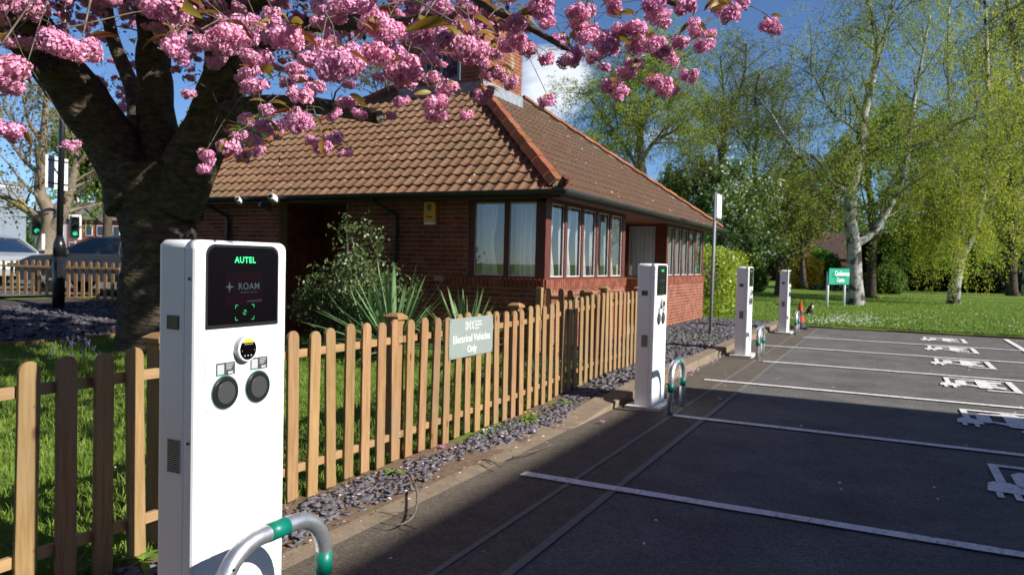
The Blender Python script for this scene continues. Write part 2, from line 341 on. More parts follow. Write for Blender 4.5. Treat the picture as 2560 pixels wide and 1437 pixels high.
PINK = M('cherry_petals', (.70, .26, .46), .65, .15, var=(.86, .48, .64), vs=26, vd=3, trans=.2, rnd=.14, hue=.012)
PETAL = M('fallen_petals', (.80, .48, .60), .7, .2, var=(.85, .68, .74), vs=9, trans=.1)

# ------------------------------------------------------------------ ground
def sheet(name, x0, x1, y0, y1, z, mat):
    m = MB(); m.add([(x0, y0, z), (x1, y0, z), (x1, y1, z), (x0, y1, z)], [(0, 1, 2, 3)])
    return kind(m.build(name, mat), 'structure')
xs = sorted(set([-700, -300, -120, -60, -40] + [round(-30 + .5 * i, 3) for i in range(54)] + [-3.2, -2.72, -2.61, -2.59, 0, 3, 6, 12, 30, 80, 200, 500, 900]))
ys = sorted(set([-400, -100, -30, -8] + [round(-4 + .8 * i, 3) for i in range(30)] + [20.39, 20.41, 24, 30, 40, 60, 90, 150, 300, 700, 1200]))
gv = [(x, y, H(x, y) + (0 if x > -3.2 else .012 * math.sin(x * 2.1 + y) * math.cos(y * 1.7))) for y in ys for x in xs]
nx = len(xs); gf = [(j * nx + i, j * nx + i + 1, (j + 1) * nx + i + 1, (j + 1) * nx + i) for j in range(len(ys) - 1) for i in range(nx - 1)]
gm = MB(); gm.v = gv; gm.f = gf
kind(gm.build('ground', MAT['grass'], smooth=True), 'structure')
sheet('car_park', -2.46, 30, -12, 20.32, 0, MAT['asphalt'])
sheet('car_park_margin', -2.46, -1.54, -11.9, 20.25, .004, MAT['asphalt2'])
for i, (x, w_) in enumerate(((-1.84, .035), (-1.535, .05))):
    sheet('joint_strip', x - w_ / 2, x + w_ / 2, -11.5, 20.2, .0085, MAT['seal'])
def terr(name, x0, x1, y0, y1, dz, mat, st=.35):
    nxx = max(2, int((x1 - x0) / st)); nyy = max(2, int((y1 - y0) / st)); m = MB()
    for j in range(nyy + 1):
        for i in range(nxx + 1):
            x = x0 + (x1 - x0) * i / nxx; y = y0 + (y1 - y0) * j / nyy
            m.v.append((x, y, H(min(x, -2.62) if y < 20.4 else x, y) + dz + R.uniform(-.006, .006)))
    m.f = [(j * (nxx + 1) + i, j * (nxx + 1) + i + 1, (j + 1) * (nxx + 1) + i + 1, (j + 1) * (nxx + 1) + i) for j in range(nyy) for i in range(nxx)]
    return kind(m.build(name, mat, smooth=True), 'structure')
terr('soil_strip', -3.16, -2.60, -3, 8.2, .006, MAT['soil'], .2)
terr('slate_bed', -4.5, -2.6, 8.2, 20.38, .0, MAT['slatebase'], .3)
terr('slate_bed_by_road', -17.0, -10.75, 1.5, 12.5, .03, MAT['slatebase'], .4)
sheet('road', -80, -17.35, -40, 120, .445, MAT['asphalt'])
# painted lines
LX1 = 2.36
for (y, x0) in ((4.62, -2.2), (7.2, -1.83), (9.74, -2.08), (12.23, -1.77), (14.78, -2.05), (17.18, -1.6), (2.1, -2.2)):
    m = MB(); n = 24; w_ = .05
    for i in range(n + 1):
        x = x0 + (LX1 - x0) * i / n
        m.v += [(x, y - w_ + R.uniform(-.004, .004), .013), (x, y + w_ + R.uniform(-.004, .004), .013)]
    m.f = [(2 * i, 2 * i + 2, 2 * i + 3, 2 * i + 1) for i in range(n)]
    kind(m.build('parking_line', MAT['line']), 'structure')
m = MB(); m.add([(LX1 - .05, -4, .0165), (LX1 + .05, -4, .0165), (LX1 + .05, 19.9, .0165), (LX1 - .05, 19.9, .0165)], [(0, 1, 2, 3)])
kind(m.build('parking_end_line', MAT['line']), 'structure')
m = MB(); m.add([(2.5, 19.55, .012), (14, 19.5, .012), (14, 19.62, .012), (2.5, 19.67, .012)], [(0, 1, 2, 3)])
kind(m.build('edge_line', M('faded_yellow_paint', (.5, .36, .14), .8, .2, var=(.3, .24, .14), vs=14)), 'structure')
# electric vehicle bay symbols: (X, Y) polygons relative to the corner of the cable loop
def ev_symbol(yc, first):
    P = lambda pts: [(x, y) for x, y in pts]
    polys = [
        [(.715, -.0), (.775, -.0), (.775, -.56), (.715, -.56)],            # cable along the kerb side
        [(.777, -.0), (1.43, -.0), (1.43, -.075), (.777, -.075)],          # cable, far side
        [(1.432, -.0), (1.51, -.0), (1.51, -1.08), (1.432, -1.08)],        # cable, aisle side
        [(1.14, -1.08), (1.43, -1.08), (1.43, -1.0), (1.14, -1.0)],        # cable back to the car
        [(.64, -.80), (.66, -.62), (.70, -.562), (.80, -.562), (.86, -.64), (.87, -.84), (.64, -.84)],   # plug body
        [(.68, -.98), (.72, -.98), (.72, -.842), (.68, -.842)], [(.78, -1.0), (.82, -1.0), (.82, -.842), (.78, -.842)],   # prongs
        [(.83, -.62), (.83, -.30), (.89, -.2), (.955, -.2), (.955, -.7), (.89, -.74)],     # car roof
        [(.957, -.2), (1.07, -.16), (1.07, -.26), (.957, -.28)], [(.957, -.62), (1.07, -.66), (1.07, -.80), (.957, -.7)],   # pillars
        [(1.072, -.10), (1.20, -.10), (1.23, -.16), (1.23, -.78), (1.20, -.88), (1.072, -.86)],     # bonnet
        [(1.232, -.16), (1.37, -.16), (1.37, -.32), (1.232, -.36)], [(1.232, -.62), (1.14 + .23, -.66), (1.37, -.84), (1.232, -.78)],   # wheels
        [(1.232, -.40), (1.30, -.40), (1.30, -.58), (1.232, -.58)]]
    m = MB()
    for p in polys:
        n = len(m.v); m.v += [(x, yc + y, .0135) for x, y in p]; m.f.append(tuple(range(n, n + len(p))))
    return kind(m.build('electric_bay_symbol', MAT['line']), 'structure')
for i, yc in enumerate((6.72, 9.29, 12.0, 14.55, 17.0, 19.2)): ev_symbol(yc, i == 0)
# kerb: one stone after another
kr = bpy.data.objects.new('kerb', None); link(kr); kr['kind'] = 'structure'
y = -3.0
while y < 20.2:
    L_ = .9 if y > 6.4 else 1.3
    ym = y + L_ / 2; t = min(max((ym - 6.3) / 1.6, 0), 1); top = .02 + .085 * t
    x1 = -2.44; x0 = -2.66 - .07 * (1 - t)
    m = MB(); zt = lambda yy: .0065 + .098 * min(max((yy - 6.3) / 1.6, 0), 1)
    a, b = y + .004, y + L_ - .004
    m.add([(x0, a, -.1), (x1, a, -.1), (x1, b, -.1), (x0, b, -.1), (x0, a, zt(a)), (x1, a, zt(a) - .004), (x1, b, zt(b) - .004), (x0, b, zt(b))],
          [(0, 3, 2, 1), (4, 5, 6, 7), (0, 1, 5, 4), (1, 2, 6, 5), (2, 3, 7, 6), (3, 0, 4, 7)])
    m.build('kerb_stone', MAT['concrete'], kr, bevel=.012); y += L_
# grass edge kerb at the end of the car park
m = MB()
for i in range(40):
    xa = -2.4 + i * .6
    m.bx(xa, xa + .59, 20.33 + R.uniform(-.01, .01), 20.42, -.05, .035 + R.uniform(-.01, .012))
kind(m.build('car_park_edging', M('earthy_edging', (.10, .065, .045), .95, .1, var=(.17, .12, .085), vs=6, bump=.7, bs=40)), 'structure')
# slate chips
def chips(name, n, xr, yr, size, keep=lambda x, y: True, dz=.006, tilt=.2, flat=.35):
    V = []; F = []
    for i in range(n):
        x = R.uniform(*xr); y = R.uniform(*yr)
        if not keep(x, y): continue
        z = H(min(x, -2.62), y) + dz + R.uniform(0, .018)
        s = size * R.choice((.25, .35, .5, .7, .9, 1.2, 1.7)); k = 5
        rot = Matrix.Rotation(R.uniform(0, 6.28), 3, 'Z') @ Matrix.Rotation(R.gauss(0, tilt), 3, 'X') @ Matrix.Rotation(R.gauss(0, tilt), 3, 'Y')
        asp = R.uniform(.4, .8); b = len(V); th = min(.005, s * R.uniform(.035, .09))
        ring = []
        for q in range(k):
            rr_ = s * .5 * R.uniform(.55, 1.25); an = 6.283 * q / k + R.uniform(-.3, .3); ring.append((rr_ * math.cos(an), rr_ * asp * math.sin(an)))
        for zz in (-th, th):
            for (u, v) in ring:
                p = rot @ Vector((u * (1 if zz > 0 else 1.06), v, zz)); V.append((x + p.x, y + p.y, z + p.z))
        for q in range(k):
            q2 = (q + 1) % k
            F.append((b + q, b + q2, b + k + q2)); F.append((b + q, b + k + q2, b + k + q))
        F += [(b + k, b + k + 1, b + k + 2), (b + k, b + k + 2, b + k + 3), (b + k, b + k + 3, b + k + 4)]
    o = npobj(name, np.array(V), np.array(F), MAT['slate']); kind(o, 'stuff')
    o['label'] = {'slate_chips': 'grey purple slate chips spread along the picket fence and kerb'}.get(name, 'slate chippings'); return o
edge = lambda y: -2.70 + .06 * math.sin(y * 2.3) + .04 * math.sin(y * 5.1)
o = chips('slate_chips', 8000, (-3.06, -2.5), (-.5, 7.9), .047, lambda x, y: x < edge(y) + R.gauss(0, .035) and x > -3.0 + .03 * math.sin(3 * y) + R.gauss(0, .03))
o['label'] = 'grey slate chips strewn between the picket fence and the kerb'
o = chips('slate_chips', 9000, (-4.42, -2.66), (7.4, 20.3), .075, lambda x, y: True, tilt=.3)
o['label'] = 'purple slate chips covering the bed below the bay windows'
o = chips('slate_chips', 5500, (-16.0, -10.75), (2.5, 12.0), .10, lambda x, y: True, dz=.03, tilt=.4)
o['label'] = 'shaded dark slate chips in the bed behind the cherry tree'
# ------------------------------------------------------------------ the brick building
XW, YW = -4.40, 9.83          # right-hand wall plane (faces +X), left-hand wall plane (faces -Y)
XL, YF = -12.2, 20.12         # far ends
ZB, ZT = .02, 2.44
bld = thing('brick_building', ((XW + XL) / 2, (YW + YF) / 2, .05), 'single storey red brick building with hipped brown tile roof and bay windows', 'building')
BW, BH = .2115, .0705
brick_me = MB().box((0, 0, 0), (BW - .011, .05, BH - .0105)).mesh('brick', MAT['brick'])
def brick_cells(u0, u1, z0, z1, holes):
    """stretcher bond cells (u,z,length) of a wall face, cut at the openings"""
    n = 0; out = []
    for c in range(int((z1 - z0) / BH)):
        z = z0 + (c + .5) * BH; off = (c % 2) * BW / 2
        u = u0 - off
        while u < u1:
            a, b = max(u, u0), min(u + BW, u1)
            segs = [(a, b)]
            for (h0, h1, g0, g1) in holes:
                if g0 - BH * .4 < z < g1 + BH * .4:
                    ns = []
                    for (p, q) in segs:
                        if q <= h0 or p >= h1: ns.append((p, q))
                        else:
                            if p < h0: ns.append((p, h0))
                            if q > h1: ns.append((h1, q))
                    segs = ns
            for (p, q) in segs:
                if q - p > .03: out.append(((p + q) / 2, z, q - p))
            u += BW
    return out
# openings: left wall (u = X); right wall (u = Y)
WIN_Z0, WIN_Z1 = 1.20, 2.385
PORCH = (-9.46, -8.0)
HL = [(-5.69, XW, 1.20, 3), (PORCH[0], PORCH[1], 0, 3)]
lw = bpy.data.objects.new('wall', None); link(lw, bld)
def wallcore(name, boxes, parent):
    m = MB()
    for b in boxes: m.bx(*b)
    return m.build(name, MAT['mortar'], parent)
# mortar backing of the left wall
wallL = wallcore('front_wall', [(-5.69, XW - .006, YW + .005, YW + .20, ZB - .1, 1.19)], bld)
wallL2 = wallcore('front_wall', [(PORCH[1], -5.692, YW + .005, YW + .20, ZB - .1, ZT)], bld)
wallL3 = wallcore('front_wall', [(XL, PORCH[0], YW + .005, YW + .20, ZB - .1, ZT)], bld)
bpy.data.objects.remove(lw)
many = MB(); cnt = 0
RX = Matrix.Rotation(math.pi / 2, 3, 'Z')
for (u, z, l) in brick_cells(XL, XW, ZB, ZT, HL):
    if 1.125 < z < 1.20 and -6.2 < u: continue
    big = -7.95 < u < -4.45 and z > .95 or (-6.0 < u < -4.45 and z > .62) or (-11.6 < u < -9.5 and 1.75 < z < 2.3)
    p = wallL if u > -5.69 else wallL2 if u > -8 else wallL3
    d = R.uniform(-.002, .002)
    if big and l > BW * .45 and cnt < 300:
        cnt += 1
        inst('brick', brick_me, Matrix.Translation((u, YW + .025 + d, z)) @ Matrix.Diagonal(((l - .011) / (BW - .011), 1, 1, 1)), p)
    else: many.box((u, YW + .025 + d, z), (l - .011, .05, BH - .0105))
kind(many.build('brick_courses', MAT['brickmany'], bld), 'stuff')
# soldier course under the windows
many = MB()
x = -6.1
while x < XW - .02:
    many.box((x + .033, YW + .02, 1.155), (.058, .07, .13)); x += .0705
# right wall: bay 1, recess, bay 2
B1 = (YW, 13.5); B2 = (16.42, YF); XR = XW - 1.0
wr1 = wallcore('bay_wall', [(XW - .2, XW - .005, B1[0] + .012, B1[1] - .012, ZB - .1, 1.19)], bld)
wr2 = wallcore('bay_wall', [(XW - .2, XW - .005, B2[0] + .012, B2[1] - .012, ZB - .1, 1.19)], bld)
wrr = wallcore('recess_wall', [(XR - .2, XR - .005, B1[1], B2[0], ZB - .1, ZT)], bld)
wrs = wallcore('recess_side_wall', [(XR - .01, XW - .21, B2[0] + .012, B2[0] + .2, ZB - .1, 1.19)], bld)
wrs1 = wallcore('recess_side_wall', [(XR - .01, XW - .21, B1[1] - .2, B1[1] - .012, ZB - .1, 1.19)], bld)
wend = wallcore('end_wall', [(XL, XW - .21, YF - .2, YF - .012, ZB - .1, ZT), ], bld)
wback = wallcore('back_wall', [(XL, XL + .2, YW + .21, YF - .21, ZB - .1, ZT)], bld)
for seg in (B1, B2):
    for (u, z, l) in brick_cells(seg[0], seg[1], ZB, 1.09, []):
        many.box((XW - .025 + R.uniform(-.002, .002), u, z), (.05, l - .011, BH - .0105))
    yy = seg[0]
    while yy < seg[1] - .03:
        many.box((XW - .018, yy + .034, 1.15), (.075, .058, .135)); yy += .0705
for (u, z, l) in brick_cells(XR, XW, ZB, 1.19, []):      # side of bay 2 facing the camera
    many.box((u, B2[0] + .025, z), (l - .011, .05, BH - .0105))
for (u, z, l) in brick_cells(B1[1], B2[0], ZB, ZT, [(B1[1] + .3, B2[0] - .25, 1.2, 3)]):
    many.box((XR - .025, u, z), (.05, l - .011, BH - .0105))
kind(many.build('brick_courses', MAT['brickmany'], bld), 'stuff')
# timber windows
def window(name, o, a, n, us, z0, z1, post=.055, dep=.07, glass_in=.03, curtain=True, first=.09, last=.09, cw=None):
    """us = mullion centre positions incl. both ends, along direction a from o; n = outward normal"""
    o, a, n = Vector(o), Vector(a), Vector(n); Z = Vector((0, 0, 1))
    fr = MB(); tot = us[-1]
    def bar(u0, u1, h0, h1, d0=-dep, d1=0.0):
        c = [o + a * u + n * d + Z * h for d in (d0, d1) for u in (u0, u1) for h in (h0, h1)]
        fr.add(c, [(0, 1, 3, 2), (4, 6, 7, 5), (0, 4, 5, 1), (2, 3, 7, 6), (0, 2, 6, 4), (1, 5, 7, 3)])
    bar(0, tot, z0, z0 + .055, -dep, .012); bar(0, tot, z1 - .05, z1)
    root = None
    for i, u in enumerate(us):
        wd = first if i == 0 else last if i == len(us) - 1 else post
        u0 = u if i == 0 else u - wd if i == len(us) - 1 else u - wd / 2
        bar(u0, u0 + wd, z0 + .0552, z1 - .0502, -dep, .004)
    root = fr.build(name, MAT['timber'], bld)
    for i in range(len(us) - 1):
        u0 = us[i] + (first if i == 0 else post / 2); u1 = us[i + 1] - (last if i == len(us) - 2 else post / 2)
        b0, b1 = z0 + .055, z1 - .05
        pn = MB(); pn.add([o + a * u + n * (-glass_in) + Z * h for u, h in ((u0, b0), (u1, b0), (u1, b1), (u0, b1))], [(0, 1, 2, 3)])
        pn.build('pane', MAT['glass'], root)
        be = MB(); q = .012
        for (c0, c1, d0, d1) in ((u0, u0 + q, b0, b1), (u1 - q, u1, b0, b1), (u0 + q, u1 - q, b0, b0 + q), (u0 + q, u1 - q, b1 - q, b1)):
            c = [o + a * u + n * d + Z * hh for d in (-glass_in + .002, -glass_in + .012) for u in (c0, c1) for hh in (d0, d1)]
            be.add(c, [(0, 1, 3, 2), (4, 6, 7, 5), (0, 4, 5, 1), (2, 3, 7, 6), (0, 2, 6, 4), (1, 5, 7, 3)])
        be.build('glazing_bead', MAT['panelback'], root)
    return root
def curtain(name, o, a, n, u0, u1, z0, z1, amp=.03, fold=.09, pinch=0.0):
    o, a, n = Vector(o), Vector(a), Vector(n); m = MB(); nu = max(12, int((u1 - u0) / .012)); nzz = 8
    for j in range(nzz + 1):
        t = j / nzz; z = z0 + (z1 - z0) * t
        pc = pinch * math.sin(math.pi * min(1, t * 1.1)) ** 2
        for i in range(nu + 1):
            s = i / nu; u = u0 + (u1 - u0) * (s * (1 - pc) + pc * .08)
            d = amp * math.sin(6.283 * (u1 - u0) * s / fold + .8 * math.sin(5 * s)) + amp * .4 * math.sin(17 * s + 2 * t)
            m.v.append(o + a * u + n * d + Vector((0, 0, z)))
    m.f = [(j * (nu + 1) + i, j * (nu + 1) + i + 1, (j + 1) * (nu + 1) + i + 1, (j + 1) * (nu + 1) + i) for j in range(nzz) for i in range(nu)]
    return m.build(name, MAT['curtain'], bld, smooth=True)
XA, YA, NX, NY = (1, 0, 0), (0, 1, 0), (1, 0, 0), (0, -1, 0)
wl = window('front_window', (-5.69, YW + .03, 0), XA, NY, [0, .635, 1.28 - .012], WIN_Z0, WIN_Z1, post=.075, first=.095, last=.155)
w1 = window('bay_window', (XW - .03, YW + .03, 0), YA, NX, [0, .775, 1.47, 2.14, 2.81, B1[1] - YW - .03], WIN_Z0, WIN_Z1, post=.10, first=.21, last=.16)
w2 = window('bay_window', (XW - .03, B2[0], 0), YA, NX, [0, .69, 1.36, 2.04, 2.75, YF - B2[0]], WIN_Z0, WIN_Z1, post=.10, first=.12, last=.16)
w3 = window('recess_window', (XR - .03, B1[1], 0), YA, NX, [.02, 1.35, 2.9], WIN_Z0, WIN_Z1, post=.10, first=.16, last=.16)
w4 = window('recess_side_window', (XR, B2[0] + .03, 0), XA, NY, [0, 1.0 - .04], WIN_Z0 - .03, WIN_Z1, post=.10, first=.10, last=.26)
# curtains
curtain('curtain', (XW - .16, YW, 0), YA, NX, .12, .66, 1.24, 2.36, pinch=.25)
for (u0, u1, p) in ((.86, 1.33, .25), (1.57, 2.0, .2), (2.22, 2.62, .28), (2.95, 3.38, .38)): curtain('curtain', (XW - .17, YW, 0), YA, NX, u0, u1, 1.24, 2.36, pinch=p)
for (u0, u1, p) in ((.1, .5, .55), (.74, 1.15, .5), (1.42, 1.8, .5), (2.1, 2.5, .5), (2.85, 3.2, .4)): curtain('curtain', (XW - .17, B2[0], 0), YA, NX, u0, u1, 1.24, 2.36, pinch=p)
curtain('curtain', (XR, B2[0] + .2, 0), XA, NY, .1, .8, 1.2, 2.36, amp=.025)
curtain('curtain', (-5.6, YW + .2, 0), XA, NY, .62, 1.0, 1.24, 2.36, pinch=.1)
curtain('curtain', (-5.6, YW + .2, 0), XA, NY, .05, .30, 1.24, 2.36, pinch=.3)
# rooms
m = MB(); m.bx(XL + .2, XW - .22, YW + 3.3, YW + 3.4, 0, ZT); m.build('partition', MAT['roomwall'], bld)
m = MB(); m.bx(-7.6, -7.5, YW + .21, YW + 3.29, 0, ZT); m.build('partition', MAT['roomwall'], bld)
m = MB(); m.bx(-6.8, -6.7, B2[0] + .3, YF - .21, 0, ZT); m.build('partition', MAT['roomwall'], bld)
m = MB(); m.bx(XL + .2, XW - .21, YW + .21, YF - .21, 0, .1); m.build('floor', MAT['roomwall'], bld)
m = MB(); m.bx(XL + .02, XW - .05, YW + .05, YF - .05, ZT + .0, ZT + .06); m.build('ceiling', MAT['roomwall'], bld)
# porch
m = MB(); m.bx(PORCH[0], PORCH[1], YW + 1.15, YW + 1.3, 0, ZT); m.build('porch_back_wall', MAT['brickmany'], bld)
m = MB(); m.bx(PORCH[0] - .1, PORCH[0], YW + .21, YW + 1.3, 0, ZT); m.build('porch_side_wall', MAT['brickmany'], bld)
m = MB(); m.bx(PORCH[1], PORCH[1] + .1, YW + .21, YW + 1.3, 0, ZT); m.build('porch_side_wall', MAT['brickmany'], bld)
dr = MB().bx(PORCH[0] + .45, PORCH[1] - .12, YW + 1.08, YW + 1.145, .1, 2.15).build('door', MAT['door'], bld)
MB().bx(PORCH[0] + .62, PORCH[1] - .3, YW + 1.068, YW + 1.079, 1.1, 2.0).build('pane', MAT['carglass'], dr)
MB().bx(PORCH[1] - .22, PORCH[1] - .19, YW + 1.03, YW + 1.075, 1.0, 1.2).build('handle', MAT['bolt'], dr)
MB().bx(-8.5, -8.2, YW + 1.0, YW + 1.06, 2.2, 2.3).build('porch_lamp', MAT['alarmw'], bld)
m = MB(); m.bx(PORCH[0] - .2, PORCH[1] + .6, YW - .9, YW + 1.1, .02, .10); m.build('step', MAT['slab'], bld)
# eaves
EX, EY, EL, EF = -4.0, 9.43, -12.65, 20.75
Z0, K = 2.455, .757
m = MB(); m.bx(EL + .06, EX - .04, EY + .04, EY + .07, 2.35, 2.47); m.build('fascia', MAT['fascia'], bld)
m = MB(); m.bx(EX - .07, EX - .04, EY + .071, EF - .04, 2.355, 2.47); m.build('fascia', MAT['fascia'], bld)
m = MB(); m.bx(EL + .06, EX - .071, EY + .071, YW + .02, 2.39, 2.41); m.build('soffit', MAT['soffit'], bld)
m = MB(); m.bx(XR - .02, EX - .071, YW + .021, EF - .05, 2.392, 2.412); m.build('soffit', MAT['soffit'], bld)
def gutter(p0, p1, out):
    p0, p1, out = Vector(p0), Vector(p1), Vector(out); m = MB(); n = 9; r = .072
    for p in (p0, p1):
        for rr in (r, r - .006):
            for k in range(n):
                an = math.pi * k / (n - 1); m.v.append(p + out * (rr * math.cos(an)) + Vector((0, 0, -rr * math.sin(an))))
    for k in range(n - 1):
        m.f += [(k, k + 1, 2 * n + k + 1, 2 * n + k), (n + k, 3 * n + k, 3 * n + k + 1, n + k + 1)]
    m.f += [(0, 2 * n, 3 * n, n), (n - 1, 2 * n - 1, 4 * n - 1, 3 * n - 1)]
    g = m.build('gutter', MAT['gutter'], bld, smooth=True); L_ = (p1 - p0).length; t = (p1 - p0) / L_
    for i in range(1, int(L_ / 1.35)):
        c = p0 + t * i * 1.35; b = MB()
        pts = [c + out * (.078 * math.cos(math.pi * k / 8)) + Vector((0, 0, -.078 * math.sin(math.pi * k / 8))) for k in range(9)]
        for q in range(8):
            a0, a1 = pts[q], pts[q + 1]; b.add([a0 - t * .03, a1 - t * .03, a1 + t * .03, a0 + t * .03], [(0, 1, 2, 3)])
        b.build('union_bracket', MAT['gutter'], g)
gutter((EL, EY - .035, 2.462), (EX + .07, EY - .035, 2.462), (0, -1, 0))
gutter((EX + .035, EY - .08, 2.462), (EX + .035, EF, 2.462), (1, 0, 0))
for (xp, xb) in ((-7.2, -6.97), (-10.86, -10.63)):
    m = MB(); m.tube([(xp, EY - .02, 2.43), (xp, EY + .02, 2.36), (xb, YW - .06, 2.16), (xb, YW - .05, 2.08), (xb, YW - .05, .15)], .034, 10)
    dp = m.build('downpipe', MAT['gutter'], bld, smooth=True)
    for z in (1.9, .9): MB().tube([(xb, YW - .05, z - .03), (xb, YW - .05, z + .03)], .041, 10).build('pipe_collar', MAT['gutter'], dp)
# ---- roof
TM = dict(
    tile=M('brown_roof_tile', (.165, .090, .052), .9, .2, var=(.24, .14, .083), vs=5, vd=8, bump=.5, bs=60, rnd=.10, var2=(.17, .115, .065), v2s=1.1, v2r=(.5, .72)),
    tile2=M('darker_roof_tile', (.092, .052, .032), .9, .2, var=(.13, .078, .050), vs=5, vd=8, bump=.5, bs=60, var2=(.10, .07, .05), v2s=1.1, v2r=(.5, .72)),  # darker brown tile for the right slope
    hip=M('orange_hip_tile', (.22, .078, .038), .85, .15, var=(.31, .12, .06), vs=9, bump=.4, bs=60, rnd=.22, hue=.012, var2=(.20, .12, .085), v2s=6, v2r=(.62, .66)))
def add_lichen(m):
    t = m.node_tree; N = t.nodes; L = t.links; b = N['Principled BSDF']; src = b.inputs['Base Color'].links[0].from_socket
    geo = N.new('ShaderNodeNewGeometry'); v = N.new('ShaderNodeTexVoronoi'); v.inputs['Scale'].default_value = 9; L.new(geo.outputs['Position'], v.inputs['Vector'])
    nz = N.new('ShaderNodeTexNoise'); nz.inputs['Scale'].default_value = 2.1; L.new(geo.outputs['Position'], nz.inputs['Vector'])
    nf = N.new('ShaderNodeTexNoise'); nf.inputs['Scale'].default_value = 45; L.new(geo.outputs['Position'], nf.inputs['Vector'])
    a = N.new('ShaderNodeMath'); a.operation = 'MULTIPLY_ADD'; a.inputs[1].default_value = .35; L.new(nf.outputs['Fac'], a.inputs[0]); L.new(v.outputs['Distance'], a.inputs[2])
    th = N.new('ShaderNodeMapRange'); th.inputs['From Min'].default_value = .33; th.inputs['From Max'].default_value = .29; L.new(a.outputs[0], th.inputs['Value'])
    g = N.new('ShaderNodeMapRange'); g.inputs['From Min'].default_value = .47; g.inputs['From Max'].default_value = .57; L.new(nz.outputs['Fac'], g.inputs['Value'])
    mu = N.new('ShaderNodeMath'); mu.operation = 'MULTIPLY'; L.new(th.outputs['Result'], mu.inputs[0]); L.new(g.outputs['Result'], mu.inputs[1])
    sp = N.new('ShaderNodeSeparateColor'); L.new(v.outputs['Color'], sp.inputs[0]); gt = N.new('ShaderNodeMath'); gt.operation = 'GREATER_THAN'; gt.inputs[1].default_value = .55; L.new(sp.outputs[0], gt.inputs[0])
    m2 = N.new('ShaderNodeMath'); m2.operation = 'MULTIPLY'; L.new(mu.outputs[0], m2.inputs[0]); L.new(gt.outputs[0], m2.inputs[1])
    mx = N.new('ShaderNodeMix'); mx.data_type = 'RGBA'; mx.inputs['B'].default_value = (.62, .60, .55, 1); L.new(src, mx.inputs['A']); L.new(m2.outputs[0], mx.inputs['Factor']); L.new(mx.outputs['Result'], b.inputs['Base Color'])
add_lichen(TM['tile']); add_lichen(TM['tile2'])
roof = MB()
zt = Z0 + K * 3.5; A = (EX, EY, Z0); B_ = (EX, EF, Z0); Cc = (EX - 3.5, 15.25, zt); D = (EX - 3.5, EY + 3.5, zt); E_ = (EL, EY, Z0); F_ = (-8.83, EY + 3.5, zt); G_ = (EL, EF, Z0); H_ = (-8.83, 15.25, zt)
dz = Vector((0, 0, .055))
V8 = [Vector(p) - dz for p in (A, B_, Cc, D, E_, F_, G_, H_)]
roof.add(V8, [(0, 1, 2, 3), (4, 0, 3, 5), (1, 6, 7, 2), (6, 4, 5, 7), (3, 2, 7, 5), (0, 4, 6, 1)])
rf = roof.build('roof', TM['tile'], bld)
TW, TG = .188, .272; cs = 1 / math.hypot(1, K); sn = K * cs
def tile_mesh(name):
    m = MB(); n = 8; L_ = TG + .055
    prof = []
    for i in range(n + 1):
        u = i / n; prof.append((u * TW, .024 * (math.sin(math.pi * (u - .1) / .55) if .1 < u < .65 else -.12 * math.sin(math.pi * ((u - .65) % 1) / .45)) + .004))
    for v, lift in ((0, .026), (L_, .0)):
        for (x, z) in prof: m.v.append((x, v, z + lift))
    for (x, z) in prof: m.v.append((x, 0, z + .026 - .02))
    k = n + 1
    m.f = [(i, i + 1, k + i + 1, k + i) for i in range(n)] + [(2 * k + i, 2 * k + i + 1, i + 1, i) for i in range(n)]
    return m.mesh(name, TM['tile'])
tile_me = tile_mesh('roof_tile')
def slope(o, a, up, inside, individual, planes, lim, tmat):
    """o eave start, a along the eave, up in-plan direction uphill"""
    o, a, up = Vector(o), Vector(a), Vector(up); V = (up * cs + Vector((0, 0, sn))); nrm = a.cross(V)
    bm = bmesh.new(); c = 0
    for r in range(18):
        for i in range(int(lim / TW) + 1):
            p = o + a * (i * TW) + V * (r * TG)
            corners = [p + a * x + V * y for x in (0, TW) for y in (0, TG + .05)]
            ins = [inside(q) for q in corners]
            if not any(ins): continue
            mw = frame4(p + nrm * (-.05) + Vector((0, 0, R.uniform(-.002, .002))), a, V, nrm)
            if all(ins) and individual(p) and c < 300:
                c += 1; inst('roof_tile', tile_me, mw, rf)
            else:
                tmp = tile_me.copy(); tmp.transform(mw); bm.from_mesh(tmp); bpy.data.meshes.remove(tmp)
    for (co, no) in planes:
        bmesh.ops.bisect_plane(bm, geom=bm.verts[:] + bm.edges[:] + bm.faces[:], plane_co=co, plane_no=no, clear_outer=True)
    me = bpy.data.meshes.new('tile_courses'); bm.to_mesh(me); bm.free(); me.materials.append(tmat)
    kind(link(bpy.data.objects.new('tile_courses', me), rf), 'stuff'); return c
hl = (Vector(F_) - Vector(E_)); hl2 = Vector((hl.y, -hl.x, 0)).normalized()      # left hip
hf = (Vector(Cc) - Vector(B_)); hf2 = Vector((hf.y, -hf.x, 0)).normalized()
insL = lambda q: q.z < zt + .1 and (q.x - EX) + (q.y - EY) < 0 and (q - Vector(E_)).dot(hl2) > 0
tilecount = slope((EL, EY - .03, Z0), (1, 0, 0), (0, 1, 0), insL, lambda p: p.z < 4.3 and p.x > -10.2, [(Vector(A), Vector((1, 1, 0))), (Vector(E_), -hl2)], 9.4, TM['tile'])
insR = lambda q: q.z < zt + .1 and (q.x - EX) + (q.y - EY) > 0 and (q - Vector(B_)).dot(hf2) < 0
slope((EX + .03, EY, Z0), (0, 1, 0), (-1, 0, 0), insR, lambda p: False, [(Vector(A), Vector((-1, -1, 0))), (Vector(B_), hf2)], 11.5, TM['tile2'])
